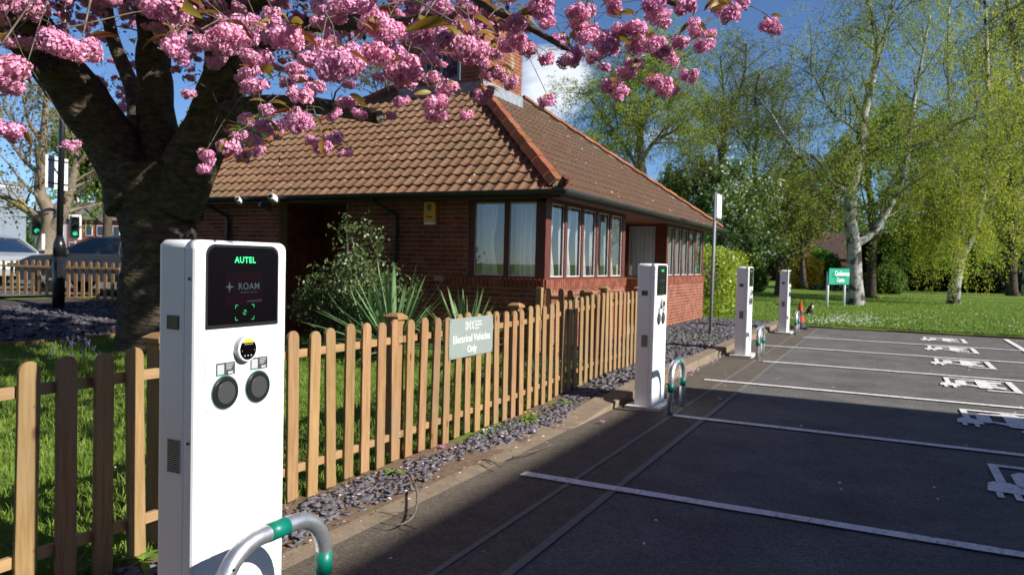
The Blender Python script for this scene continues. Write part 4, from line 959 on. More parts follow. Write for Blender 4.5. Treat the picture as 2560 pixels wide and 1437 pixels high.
for s in (-1, 1):
    a = Vector(cpnt(.075, .028 * s, .382, 0)[:3]); m = MB(); m.add([a + fd * .0 + sd * .018 * s + Vector((0, 0, -.01)), a - sd * .016 * s, a - fd * .02, a + Vector((0, 0, .045)) + sd * .006 * s], [(0, 1, 3), (1, 2, 3), (2, 0, 3), (0, 2, 1)]); m.build('ear', fur, cat)
    e = Vector(cpnt(.122, .022 * s, .358, 0)[:3]); MB().lathe([(.001, -.006), (.007, 0), (.001, .006)], e, 8).build('eye', M('cat_eye', (.25, .22, .03), .2, .5), cat)
m = MB(); c = Vector(cpnt(.082, 0, .235, 0)[:3]); m.lathe([(.005, -.08), (.034, -.03), (.042, .02), (.03, .06), (.004, .085)], c, 10); m.build('chest_bib', wfur, cat, smooth=True)
# ------------------------------------------------------------------ cherry tree
def leaves_np_(C, size, rng, hang=0.5, asp=.45):
    n = len(C); a = rng.normal(size=(n, 3)); a[:, 2] -= hang
    a /= np.linalg.norm(a, axis=1)[:, None]; b = rng.normal(size=(n, 3)); b -= (b * a).sum(1)[:, None] * a; b /= np.linalg.norm(b, axis=1)[:, None]
    s = (size * rng.uniform(.6, 1.35, n))[:, None]
    V = np.stack([C - a * s * .5, C + b * s * asp * .5, C + a * s * .5, C - b * s * asp * .5], 1).reshape(-1, 3)
    return V, np.arange(4 * n).reshape(-1, 4)
LEAF['bronzed'] = M('dark_cherry_leaves', (.10, .055, .016), .5, .3, var=(.10, .10, .025), vs=6, trans=.3)
def rot_from(v, ref=Vector((0, 0, 1))): return ref.rotation_difference(v).to_matrix()
def petal_ball(rng, c, r, n, V, F, size):
    """one double blossom: ruffled petals on a ball"""
    for i in range(n):
        z = 1 - 2 * (i + .5) / n; a = i * 2.39996 + rng.uniform(-.3, .3); q = math.sqrt(max(0, 1 - z * z))
        d = Vector((q * math.cos(a), q * math.sin(a), z)); rr = r * rng.uniform(.72, 1.05); p = c + d * rr
        t = d.cross(Vector((rng.uniform(-1, 1), rng.uniform(-1, 1), rng.uniform(-1, 1)))).normalized(); b = d.cross(t)
        s = size * rng.uniform(.75, 1.25); lift = d * s * rng.uniform(.15, .8)
        k = len(V); V += [p - t * s * .5, p - t * s * .15 + b * s * .55 + lift * .5, p + t * s * .55 + lift, p - t * s * .1 - b * s * .55 + lift * .6]
        F.append((k, k + 1, k + 2, k + 3))
def cluster_mesh(seed, big=False):
    rng = random.Random(seed); V = []; F = []; nb = rng.randint(8, 11)
    for i in range(nb):
        z = -rng.uniform(-.25, .9); a = rng.uniform(0, 6.28); d = Vector((math.cos(a) * .9, math.sin(a) * .9, z)).normalized()
        petal_ball(rng, d * rng.uniform(.028, .046), rng.uniform(.019, .027), 84 if big else 36, V, F, .0105 if big else .0165)
    return npmesh('blossom_cluster', np.array([tuple(v) for v in V]), np.array(F), PINK)
CLM = [cluster_mesh(100 + i, i < 3) for i in range(7)]
def loose_cluster(seed):  # coarse clusters for the added shading crown out of view
    rng = random.Random(seed); V = []; F = []
    for i in range(8):
        d = Vector((rng.gauss(0, 1), rng.gauss(0, 1), rng.gauss(0, .8))).normalized(); petal_ball(rng, d * rng.uniform(.03, .05), .026, 13, V, F, .028)
    return np.array([tuple(v) for v in V]), np.array(F)
LOOSE = [loose_cluster(300 + i) for i in range(4)]
def leaf_mesh(name, mat, L_=.085, W=.032, fold=.35, droop=.35):
    m = MB(); n = 6
    for i in range(n + 1):
        t = i / n; w_ = W * math.sin(math.pi * min(1, t * .93 + .03)) ** .8 * (1 - .25 * t); z = -droop * L_ * t * t
        m.v += [(-w_, t * L_, z + w_ * fold), (0, t * L_, z), (w_, t * L_, z + w_ * fold)]
    for i in range(n): m.f += [(3 * i, 3 * i + 1, 3 * i + 4, 3 * i + 3), (3 * i + 1, 3 * i + 2, 3 * i + 5, 3 * i + 4)]
    return m.mesh(name, mat, True)
LFM = [leaf_mesh('leaf', LEAF['bronze'], .085 + .01 * i, .016 + .003 * i, .4, .25 + .2 * i) for i in range(3)]
tb = Vector((-9.3, 6.9, .05))
ch = thing('cherry_tree', tb, 'large cherry tree with thick forked trunk and pink double blossom', 'tree')
TD = 10.35
def limb(pts, r0, r1, n=12, sub=5, ridg=0.0, flare=0.0):
    P = crom(pts, sub); m = MB(); k = len(P); rad = [r0 + (r1 - r0) * (i / (k - 1)) ** .8 for i in range(k)]
    if flare: rad = [r * (1 + flare * math.exp(-i / 2.2)) for i, r in enumerate(rad)]
    m.tube(P, rad, n)
    if ridg:
        m.v = [tuple(Vector(v) + Vector((mnoise.noise(Vector(v) * 2.2), mnoise.noise(Vector(v) * 2.2 + Vector((9, 1, 4))), 0)) * ridg + Vector((mnoise.noise(Vector(v) * 9), mnoise.noise(Vector(v) * 9 + Vector((5, 7, 1))), 0)) * ridg * .35) for v in m.v]
    return m, P
tm, tp = limb([at(384, 900, TD), at(384, 800, TD), at(388, 690, TD), at(392, 590, TD), at(392, 500, TD), at(388, 420, TD)], .43, .48, 32, 8, .10, .22)
tm.build('trunk', MAT['bark'], ch, smooth=True)
nodes = []       # branch network points (Vector, radius)
LIMBS = [
    ([at(350, 520, TD), at(322, 430, TD), at(270, 340, TD - .1), at(205, 250, TD - .3), at(130, 150, TD - .6), at(60, 60, TD - 1), at(-40, -80, TD - 1.4)], .44, .27),
    ([at(395, 500, TD), at(398, 400, TD + .1), at(392, 280, TD + .1), at(385, 150, TD), at(380, 20, TD - .2), at(370, -160, TD - .4)], .29, .19),
    ([at(430, 520, TD), at(475, 420, TD - .1), at(530, 300, TD - .3), at(562, 200, TD - .6), at(575, 80, TD - 1), at(600, -80, TD - 1.4)], .42, .22),
    ([at(318, 420, TD + .2), at(340, 330, TD + .6), at(330, 220, TD + 1), at(280, 90, TD + 1.3), at(250, -80, TD + 1.6)], .16, .08),
    ([at(500, 345, TD - .1), at(560, 285, TD - .8), at(640, 262, TD - 1.8), at(760, 262, TD - 2.6), at(870, 278, TD - 3.3), at(948, 294, TD - 3.8)], .15, .055),
    ([at(560, 210, TD - .6), at(640, 130, TD - 1.8), at(760, 70, TD - 3), at(880, 55, TD - 4), at(1010, 60, TD - 4.8), at(1110, 30, TD - 5.3)], .13, .035),
    ([at(575, 80, TD - 1), at(700, -40, TD - 2.6), at(860, -130, TD - 4.2), at(1050, -150, TD - 5.2), at(1260, -110, TD - 5.8), at(1480, -60, TD - 6.2), at(1690, 10, TD - 6.5)], .085, .016),
    ([at(1050, -150, TD - 5.2), at(1150, -40, TD - 5.4), at(1230, 20, TD - 5.5), at(1310, 60, TD - 5.6), at(1370, 95, TD - 5.7), at(1430, 130, TD - 5.8)], .05, .012),
    ([at(130, 150, TD - .6), at(60, 180, TD - 1.8), at(-20, 160, TD - 3), at(-120, 90, TD - 4.4)], .10, .04),
    ([at(385, 150, TD), at(450, 40, TD - 1.4), at(470, -60, TD - 3.2), at(430, -120, TD - 5.2), at(330, -120, TD - 7)], .10, .03),
]
for pts, r0, r1 in LIMBS:
    m, P = limb(pts, r0, r1, 12, 5, .05 if r0 > .2 else .012)
    m.build('limb', MAT['bark'], ch, smooth=True)
    for i, p in enumerate(P):
        t = i / (len(P) - 1)
        if t > .25: nodes.append((p, r0 + (r1 - r0) * t))
m = MB(); m.lathe([(.055, 0), (.06, .01), (.02, .03)], at(950, 294, TD - 3.82), 10, (Vector((0, 1, 0)), Vector((0, 0, 1)), Vector((1, -.3, 0)).normalized())); m.build('cut_end', MAT['paletwig'], ch)
HAND = [(165, 105, 88), (205, 120, 76), (130, 85, 66), (5, 150, 105), (20, 205, 66), (25, 320, 58), (178, 360, 42), (35, 180, 60), (410, 20, 95), (455, 22, 85), (430, 110, 60), (455, 128, 55), (500, 105, 80), (560, 75, 85), (600, 85, 80), (615, 45, 60), (638, 205, 72), (625, 175, 60), (583, 92, 76), (644, 144, 72), (718, 93, 72), (690, 80, 65), (641, 67, 48), (679, 38, 45), (810, 106, 48), (805, 140, 84), (840, 158, 88), (872, 148, 76), (935, 48, 74), (974, 67, 74), (948, 122, 74), (964, 92, 58), (1062, 70, 80), (1090, 95, 76), (1134, 93, 92), (1165, 66, 72), (1178, 112, 74), (1217, 125, 38), (1095, 16, 66), (1169, 19, 58), (900, 6, 80), (860, 12, 66), (1015, 134, 56), (1012, 173, 68), (985, 160, 50), (1076, 192, 40), (1111, 218, 52), (1083, 250, 54), (1096, 280, 52), (1169, 285, 34), (1210, 234, 42), (1220, 64, 48), (1227, 29, 45), (1278, 109, 45), (1278, 205, 45), (1252, 179, 44), (1220, 186, 34), (673, 275, 44), (660, 316, 56), (690, 312, 48), (743, 298, 58), (765, 305, 46), (830, 285, 40), (810, 365, 46), (865, 378, 44), (833, 342, 40), (782, 349, 36), (644, 374, 40), (570, 362, 50), (606, 339, 40), (638, 346, 34), (519, 390, 40), (513, 419, 34), (750, 230, 58), (790, 215, 48), (737, 166, 50), (865, 250, 48), (1003, 250, 34), (897, 282, 34), (980, 288, 25), (1284, 54, 48), (1358, 13, 50), (1365, 54, 50), (1290, 104, 46), (1316, 118, 42), (1365, 144, 38), (1368, 249, 40), (1257, 178, 38), (1449, 27, 58), (1452, 58, 52), (1482, 138, 40), (1465, 86, 52), (1492, 96, 45), (1398, 91, 44), (1539, 18, 42), (1553, 67, 54), (1590, 62, 54), (1596, 105, 52), (1640, 100, 56), (1652, 122, 48), (1640, 10, 58), (1650, 47, 48), (1585, 160, 48), (1565, 180, 42), (1530, 212, 48), (1548, 228, 44), (1677, 144, 42), (1637, 198, 44), (1663, 212, 40), (1680, 226, 38), (1724, 188, 40), (1740, 68, 44), (1768, 80, 44), (1758, 110, 48), (1710, 7, 50), (1795, 15, 50), (1826, 30, 52), (1860, 5, 40), (1918, 55, 44), (1932, 66, 40), (1512, 165, 34)]
clu = []
for (x, y, s) in HAND: clu.append((at(x + R.uniform(-3, 3), y, 1880 * .118 / s), True))
def fill(n, fx, fy, fd):
    for i in range(n): 
        x, y = fx(), fy(); clu.append((at(x, y, fd()), False))
tri = lambda a, b: a + (b - a) * min(R.random(), R.random())
fill(70, lambda: R.uniform(430, 960), lambda: tri(-30, 330) , lambda: R.uniform(5.5, 9.5))
fill(26, lambda: R.uniform(340, 540), lambda: tri(-30, 130), lambda: R.uniform(6.5, 12))
fill(30, lambda: R.uniform(240, 340), lambda: R.uniform(190, 330), lambda: R.uniform(11.6, 13.5))
fill(9, lambda: R.uniform(-20, 120), lambda: R.uniform(-30, 130), lambda: R.uniform(4, 8))
fill(34, lambda: R.uniform(930, 1330), lambda: tri(-30, 190), lambda: R.uniform(5, 8))
fill(18, lambda: R.uniform(1300, 1700), lambda: tri(-40, 150), lambda: R.uniform(4, 5.5))
fill(60, lambda: R.uniform(150, 570), lambda: R.uniform(-30, 170), lambda: R.uniform(11.4, 13.2))
fill(70, lambda: R.uniform(400, 800), lambda: tri(-20, 250), lambda: R.uniform(8.5, 11.5))
fill(30, lambda: R.uniform(-10, 330), lambda: tri(-20, 130), lambda: R.uniform(8.5, 12))
fill(18, lambda: R.uniform(520, 700), lambda: R.uniform(300, 400), lambda: R.uniform(9, 11.5))
fill(150, lambda: R.uniform(-300, 1200), lambda: R.uniform(-600, -40), lambda: R.uniform(5, 12))  # clusters above the frame, added for denser shade
def ylim(x): return 25 if x < 360 else 110 if x < 520 else 210 if x < 700 else 200 if x < 980 else 110 if x < 1250 else 60 if x < 1650 else -20
n_ = 0
while n_ < 2500:  # crown clusters, mostly out of view, added to shade trunk and left blossom
    p = Vector((R.uniform(-1, 1), R.uniform(-1, 1), R.uniform(-1, 1)))
    if p.length > 1: continue
    c = Vector((-6.9 + p.x * 6.2, 5.6 + p.y * 4.4, 5.5 + p.z * 3.1)); v = c - CAMP; dpt = v.dot(_f)
    if c.z < 2.7 or dpt < 3.6 or c.y > 9.0: continue
    if c.y < 4.9 and c.x > -5.6 - (c.z - 4) * .4: continue
    X_, Y_ = 1280 + v.dot(_r) / dpt * 1880, 718 - v.dot(_u) / dpt * 1880
    if Y_ > ylim(X_) * R.uniform(.55, 1): continue
    if Y_ > -40 and 1250 < X_ < 2600: continue
    clu.append((c, False)); n_ += 1
# order by distance from the trunk so that the twigs grow outwards
clu = [c for c in clu if c[1] or c[0].y < 9.1]
hub = at(430, 300, TD)
clu.sort(key=lambda c: (c[0] - hub).length)
NP = np.array([tuple(p) for p, r in nodes]); NRd = [r for p, r in nodes]
twigs = MB(); tw_obj = 0
def add_twig(a, b, r0):
    L_ = (b - a).length; n = max(3, int(L_ / .16)); n = min(n, 14); pts = []
    side = Vector((R.uniform(-1, 1), R.uniform(-1, 1), R.uniform(-.2, .6))) * L_ * .13
    for i in range(n + 1):
        t = i / n; p = a.lerp(b, t) + side * math.sin(math.pi * t) + Vector((0, 0, .16 * L_ * math.sin(math.pi * t)))
        if 0 < i < n: p += Vector((R.gauss(0, .012), R.gauss(0, .012), R.gauss(0, .012)))
        pts.append(p)
    rr = [r0 * (1 - t) + .0030 * t for t in np.linspace(0, 1, n + 1)]
    twigs.tube(pts, rr, 5, False); return pts, rr
depth = lambda p: (p - CAMP).dot(_f)
placed = []
for (c, hand) in clu:
    d = np.sqrt(((NP - np.array(c)) ** 2).sum(1)) + np.maximum(0, c.z + .05 - NP[:, 2]) * .8
    k = int(d.argmin()); a = Vector(NP[k])
    pts, rr = add_twig(a, c + Vector((0, 0, .045)), min(NRd[k] * .55, .006 + .010 * (d[k] ** .8)))
    mid = pts[1:-1]
    NP = np.vstack([NP] + [np.array([tuple(p)]) for p in mid]); NRd += rr[1:-1]
    placed.append((c, hand, pts))
twigs.build('twigs', MAT['twig'], ch, smooth=True)['kind'] = 'stuff'
# petals: the 300 largest in view are parts of their own
def ok_view(p):
    v = p - CAMP; d = v.dot(_f); return d > .5 and -.05 < (v.dot(_r) / d * 1880 + 1280) / 2560 < 1.05 and (718 - v.dot(_u) / d * 1880) > -60
order = sorted(range(len(placed)), key=lambda i: (not ok_view(placed[i][0]), depth(placed[i][0])))
rest_V = []; rest_F = []; off = 0; ind = 0
def me_np(me):
    V = np.empty(len(me.vertices) * 3, np.float32); me.vertices.foreach_get('co', V); F = np.empty(len(me.loops), np.int32); me.loops.foreach_get('vertex_index', F); return V.reshape(-1, 3), F.reshape(-1, 4)
CN = [me_np(m_) for m_ in CLM]
for rank, i in enumerate(order):
    c, hand, pts = placed[i]; s = R.uniform(.85, 1.15) * (1.12 if hand else 1.2) * (1.0 if ok_view(c) else 1.75)  # clusters out of view are enlarged to block more sun
    mw = Matrix.Translation(c) @ Matrix.Rotation(R.uniform(0, 6.28), 4, 'Z') @ Matrix.Rotation(R.gauss(0, .35), 4, 'X') @ Matrix.Diagonal((s, s, s * R.uniform(.85, 1.1), 1))
    if rank < 290: inst('blossom_cluster', CLM[R.randrange(3) if depth(c) < 3.2 else R.randrange(7)], mw, ch)
    else:
        V, F = CN[3 + R.randrange(4)] if ok_view(c) else LOOSE[R.randrange(4)]; A_ = np.array(mw); rest_V.append(V @ A_[:3, :3].T + A_[:3, 3]); rest_F.append(F + off); off += len(V)
if rest_V: kind(npobj('blossom_mass', np.vstack(rest_V), np.vstack(rest_F), PINK, ch), 'stuff')
for rank, i in enumerate(order[:150]):
    c, hand, pts = placed[i]
    for q in range(R.randint(1, 3)):
        if ind >= 295: break
        ind += 1; a = R.uniform(0, 6.28); dirv = Vector((math.cos(a), math.sin(a), R.uniform(-.5, .5))).normalized()
        z = Vector((0, 0, 1)); x = dirv.cross(z).normalized(); z2 = x.cross(dirv); s = R.uniform(.75, 1.25) * (1.0 if rank < 60 else .9)
        inst('leaf', LFM[R.randrange(3)], frame4(c + Vector((0, 0, .04)) + dirv * .022, x, dirv, z2) @ Matrix.Rotation(R.gauss(0, .6), 4, 'Y') @ Matrix.Scale(s, 4), ch)
# young leaves all through the crown, added also to thicken its shade
nrl = np.random.default_rng(19); CC = np.array([tuple(c) for c, h_, p_ in placed if not h_]); kk = nrl.integers(0, len(CC), 15000)
CL = CC[kk] + nrl.normal(scale=.17, size=(15000, 3)) + np.array([0, 0, .08]); dCL = (CL - np.array(CAMP)) @ np.array(_f); CL = CL[(dCL > 6.5)]; V, F = leaves_np_(CL, .075, nrl)
kind(npobj('young_leaves', V, F, LEAF['bronzed'], ch), 'stuff')
# ------------------------------------------------------------------ generic trees
def rv(rng): 
    while True:
        v = Vector((rng.uniform(-1, 1), rng.uniform(-1, 1), rng.uniform(-1, 1)))
        if .05 < v.length < 1: return v.normalized()
def leaves_np(C, size, rng, hang=0.0, asp=.62):
    """C: Nx3 centres -> rhombic leaves"""
    n = len(C); a = rng.normal(size=(n, 3)); 
    if hang: a[:, 2] -= hang
    a /= np.linalg.norm(a, axis=1)[:, None]; b = rng.normal(size=(n, 3)); b -= (b * a).sum(1)[:, None] * a; b /= np.linalg.norm(b, axis=1)[:, None]
    s = (size * rng.uniform(.6, 1.35, n))[:, None]
    V = np.stack([C - a * s * .5, C + b * s * asp * .5, C + a * s * .5, C - b * s * asp * .5], 1).reshape(-1, 3)
    F = np.arange(4 * n).reshape(-1, 4); return V, F
def gen_tree(name, label, limbs, bark, leafmat, seed, n1=10, L1=3.0, n2=8, L2=1.6, droop=.5, nl=26, ls=.10, up=.35, group=None, barkr=None, cat='tree', jitter=.10, t0=.3, leafclump=None, rmin=.012):
    rng = random.Random(seed); nr = np.random.default_rng(seed)
    base = limbs[0][0][0]; t = thing(name, (base.x, base.y, max(0, base.z)), label, cat, group)
    trunk = MB(); fine = MB(); pts_leaf = []
    for li, (pts, r0, r1) in enumerate(limbs):
        P = crom(pts, 4); k = len(P); rad = [r0 + (r1 - r0) * i / (k - 1) for i in range(k)]
        if li == 0: rad = [r * (1 + .45 * math.exp(-i / 1.6)) for i, r in enumerate(rad)]
        mb = MB(); mb.tube(P, rad, 10 if r0 > .06 else 6)
        mb.build('trunk' if li == 0 else 'limb', bark, t, smooth=True)
        for q in range(n1):
            tt = t0 + (1 - t0) * (q + rng.random()) / n1 if li == 0 else .15 + .85 * (q + rng.random()) / n1
            i = min(int(tt * (k - 1)), k - 2); p = P[i].lerp(P[i + 1], rng.random()); d = (P[i + 1] - P[i]).normalized()
            o = rv(rng); o = (o - d * o.dot(d)).normalized(); dr = (d * .45 + o * .9 + Vector((0, 0, up))).normalized()
            L_ = L1 * rng.uniform(.5, 1.1) * (1.15 - .5 * tt); n = 6; B = [p]; dd = dr.copy()
            for s in range(n):
                dd = (dd + rv(rng) * .22 + Vector((0, 0, .05 - .05 * droop * s))).normalized(); B.append(B[-1] + dd * (L_ / n))
            rb = max(rmin * 1.5, rad[i] * .35); fine.tube(B, [rb * (1 - s / n) + rmin * .6 for s in range(n + 1)], 5, False)
            for w_ in range(n2):
                tt2 = .2 + .8 * (w_ + rng.random()) / n2; j = min(int(tt2 * n), n - 1); p2 = B[j].lerp(B[j + 1], rng.random())
                dd2 = (rv(rng) + (B[j + 1] - B[j]).normalized() * .6 + Vector((0, 0, .1))).normalized(); T = [p2]; L2_ = L2 * rng.uniform(.5, 1.25); nn = 5
                for s in range(nn):
                    dd2 = (dd2 + Vector((0, 0, -droop * .55)) + rv(rng) * .15).normalized(); T.append(T[-1] + dd2 * (L2_ / nn))
                fine.tube(T, [rmin * .7 * (1 - s / (nn + 1)) for s in range(nn + 1)], 3, False)
                u = nr.uniform(.1, 1, nl) * nn; ii = np.minimum(u.astype(int), nn - 1); fr = (u - ii)[:, None]
                TA = np.array([tuple(x) for x in T]); pts_leaf.append(TA[ii] * (1 - fr) + TA[ii + 1] * fr + nr.normal(scale=jitter, size=(nl, 3)))
    kind(fine.build('branches', barkr or bark, t, smooth=True), 'stuff')
    C = np.vstack(pts_leaf); V, F = leaves_np(C, ls, nr, hang=droop)
    kind(npobj('crown', V, F, leafmat, t), 'stuff'); return t, C
def pl(d, *pp, dd=0): return [at(x, y, d + dd * i) for i, (x, y) in enumerate(pp)]
BD = 31.0
gen_tree('birch_tree', 'large white barked birch with forked trunk behind the green sign', [
    (pl(BD, (2140, 775), (2136, 690), (2134, 612), (2126, 540), (2130, 470), (2150, 390), (2157, 302), (2175, 229), (2192, 130), (2184, 60), (2150, -80)), .33, .07),
    (pl(BD, (2136, 612), (2179, 584), (2213, 537), (2258, 440), (2274, 345), (2287, 242), (2300, 172), (2325, 40)), .17, .04),
    (pl(BD, (2130, 500), (2110, 475), (2067, 457), (2011, 410), (1959, 337), (1924, 280), (1886, 237)), .13, .03),
    (pl(BD, (2128, 525), (2100, 512), (2085, 480), (2075, 440), (2060, 400)), .07, .025),
    (pl(BD, (2190, 135), (2215, 80), (2232, 0), (2240, -90)), .08, .03),
    (pl(BD, (2155, 340), (2120, 310), (2080, 280), (2040, 200), (2000, 120)), .08, .02),
    (pl(BD, (2270, 370), (2330, 350), (2390, 340), (2440, 300)), .06, .02)],
    MAT['birch'], LEAF['birch'], 3, n1=16, L1=3.4, n2=10, L2=2.7, droop=0.9, nl=50, ls=0.075, t0=.35, barkr=MAT['paletwig'])
gen_tree('birch_tree', 'white leaning birch with yellow green hanging leaves at the right', [
    (pl(34.5, (2381, 775), (2387, 718), (2396, 673), (2407, 636), (2424, 604), (2448, 540), (2462, 440), (2470, 300), (2468, 150), (2460, -60)), .27, .06),
    (pl(34.5, (2393, 685), (2392, 629), (2405, 580), (2400, 480), (2380, 330), (2370, 180), (2372, 20)), .15, .05),
    (pl(34.5, (2390, 640), (2383, 607), (2369, 587), (2340, 520), (2325, 420)), .06, .02),
    (pl(34.5, (2462, 440), (2500, 380), (2540, 300), (2570, 200)), .08, .03)],
    MAT['birch'], LEAF['birchy'], 5, n1=23, L1=3.2, n2=11, L2=3.0, droop=1.1, nl=72, ls=0.075, t0=.5, barkr=MAT['paletwig'])
gen_tree('broadleaf_tree', 'dark trunked tree with fresh green layered leaves between the birches', [
    (pl(39, (2175, 748), (2180, 640), (2180, 520), (2168, 450), (2175, 380), (2190, 300)), .25, .08),
    (pl(39, (2178, 560), (2230, 520), (2300, 520), (2380, 540)), .08, .03), (pl(39, (2178, 480), (2130, 450), (2080, 430)), .07, .03),
    (pl(39, (2178, 600), (2250, 590), (2330, 600), (2400, 590)), .07, .03), (pl(39, (2185, 380), (2240, 330), (2290, 320)), .06, .02), (pl(39, (2180, 420), (2260, 430), (2340, 440)), .06, .02)],
    MAT['darkbark'], LEAF['fresh'], 8, n1=14, L1=2.6, n2=9, L2=1.2, droop=.25, nl=40, ls=0.14, up=.1, t0=.55)
gen_tree('leaning_tree', 'dark forked tree with bare lower trunk behind the third charging post', [
    (pl(40, (1950, 740), (1952, 690), (1955, 640), (1944, 605), (1924, 577), (1902, 530), (1890, 470), (1886, 400), (1894, 330), (1888, 240), (1900, 180)), .26, .05),
    (pl(40, (1948, 612), (1956, 585), (1967, 568), (1986, 545), (1995, 500), (2010, 440)), .12, .03),
    (pl(40, (1890, 470), (1930, 420), (1960, 370), (1975, 310)), .08, .03), (pl(40, (1886, 400), (1850, 340), (1830, 270)), .07, .03)],
    MAT['darkbark'], LEAF['birchd'], 12, n1=15, L1=3.0, n2=10, L2=1.9, droop=.6, nl=32, ls=0.09, t0=.5)
gen_tree('bare_tree', 'slender half bare tree with spreading limbs rising behind the notice pole', [
    (pl(44, (1800, 700), (1803, 560), (1803, 440), (1808, 370), (1822, 300), (1845, 240), (1862, 180), (1866, 110)), .24, .05),
    (pl(44, (1803, 430), (1798, 380), (1775, 325), (1742, 280)), .12, .03), (pl(44, (1806, 380), (1806, 300), (1808, 220), (1800, 140)), .12, .03), (pl(44, (1822, 310), (1870, 270), (1900, 220)), .08, .03), (pl(44, (1803, 460), (1760, 420), (1720, 400)), .06, .02)],
    MAT['darkbark'], LEAF['birchd'], 15, n1=18, L1=3.2, n2=10, L2=1.7, droop=.5, nl=18, ls=0.09, t0=.55)
gen_tree('ash_tree', 'tall light green tree spreading behind the roof hip', [
    (pl(38, (1620, 640), (1612, 500), (1604, 415), (1600, 350), (1608, 290), (1625, 220), (1640, 140)), .30, .05),
    (pl(38, (1606, 440), (1580, 395), (1550, 350), (1500, 280), (1470, 230)), .13, .03), (pl(38, (1604, 400), (1640, 350), (1680, 330), (1720, 300)), .12, .03), (pl(38, (1602, 340), (1580, 270), (1570, 200)), .09, .03), (pl(38, (1614, 270), (1660, 210), (1690, 150)), .08, .03), (pl(38, (1604, 460), (1540, 420), (1470, 370)), .09, .03)],
    MAT['paletwig'], LEAF['birch'], 18, n1=18, L1=3.4, n2=11, L2=1.8, droop=.45, nl=42, ls=0.09, t0=.5)
gen_tree('birch_tree', 'tall birch with drooping twigs cut off by the right edge', [
    (pl(42, (2570, 740), (2575, 500), (2560, 300), (2540, 150), (2520, 20), (2510, -100)), .25, .07),
    (pl(42, (2565, 380), (2540, 300), (2480, 210), (2450, 120)), .10, .03), (pl(42, (2540, 150), (2580, 80), (2620, 0)), .1, .03)],
    MAT['birch'], LEAF['birchd'], 21, n1=22, L1=3.6, n2=10, L2=2.6, droop=1.0, nl=58, ls=0.09, t0=.35, barkr=MAT['paletwig'])
gen_tree('cypress_tree', 'feathery olive conifer hanging over the dark hedge at right', [
    (pl(50, (2530, 745), (2530, 600), (2530, 420), (2535, 330)), .3, .05), (pl(50, (2530, 560), (2480, 480), (2450, 470)), .1, .03), (pl(50, (2530, 520), (2580, 450), (2610, 440)), .1, .03), (pl(50, (2532, 480), (2500, 400), (2470, 380)), .1, .03)],
    MAT['darkbark'], LEAF['birchd'], 23, n1=20, L1=3.0, n2=10, L2=2.2, droop=.9, nl=22, ls=.20, up=0, t0=.2)
t_, C_ = gen_tree('blossom_tree', 'bushy tree with creamy white spring blossom behind the hedge', [
    (pl(36, (1850, 740), (1848, 640), (1850, 560), (1846, 480), (1850, 420)), .15, .04), (pl(36, (1850, 620), (1820, 560), (1800, 500)), .08, .03), (pl(36, (1850, 600), (1880, 540), (1895, 480)), .08, .03), (pl(36, (1850, 680), (1885, 640), (1895, 620)), .07, .02)],
    MAT['darkbark'], LEAF['fresh'], 25, n1=16, L1=1.5, n2=9, L2=.9, droop=.2, nl=14, ls=.15, t0=.12)
sel = C_[np.random.default_rng(2).random(len(C_)) < .22]; V, F = leaves_np(sel + np.array([.08, -.1, .1]), .16, np.random.default_rng(3)); kind(npobj('white_blossom', V, F, LEAF['whiteb'], t_), 'stuff')
gen_tree('hawthorn_tree', 'yellow green small tree behind the farthest charging post', [
    (pl(52, (2010, 720), (2005, 640), (2010, 560), (2020, 500)), .2, .05), (pl(52, (2005, 640), (1960, 560), (1930, 500)), .1, .03), (pl(52, (2008, 620), (2050, 560), (2080, 520)), .1, .03), (pl(52, (2008, 580), (1990, 520), (1970, 460)), .08, .03)],
    MAT['darkbark'], LEAF['brown'], 28, n1=16, L1=2.4, n2=9, L2=1.4, droop=.3, nl=20, ls=.19, t0=.3)
gen_tree('tree', 'rounded green tree standing low behind the bare tree', [
    (pl(50, (1740, 720), (1735, 600), (1740, 500), (1745, 440)), .2, .05), (pl(50, (1738, 600), (1700, 520), (1680, 470)), .1, .03), (pl(50, (1738, 580), (1780, 500), (1790, 450)), .1, .03)],
    MAT['darkbark'], LEAF['mid'], 31, n1=18, L1=2.6, n2=9, L2=1.5, droop=.3, nl=20, ls=.20, t0=.3)
gen_tree('tree', 'sunlit lime green tree seen through the blossom left of the roof', [
    (pl(45, (560, 640), (565, 480), (580, 380), (600, 320)), .25, .05), (pl(45, (570, 450), (540, 380), (520, 340)), .1, .03), (pl(45, (572, 440), (620, 370), (650, 330)), .1, .03)],
    MAT['darkbark'], LEAF['fresh'], 33, n1=18, L1=3.0, n2=10, L2=1.6, droop=.3, nl=18, ls=.20, t0=.4)
gen_tree('tree', 'sparse brown budding tree behind the roof ridge', [
    (pl(42, (975, 500), (975, 350), (970, 250), (960, 170), (955, 110)), .2, .04), (pl(42, (972, 280), (940, 220), (925, 170)), .08, .03), (pl(42, (972, 260), (1000, 200), (1010, 150)), .08, .03)],
    MAT['paletwig'], LEAF['brown'], 35, n1=14, L1=2.6, n2=8, L2=1.3, droop=.2, nl=7, ls=.14, t0=.4)
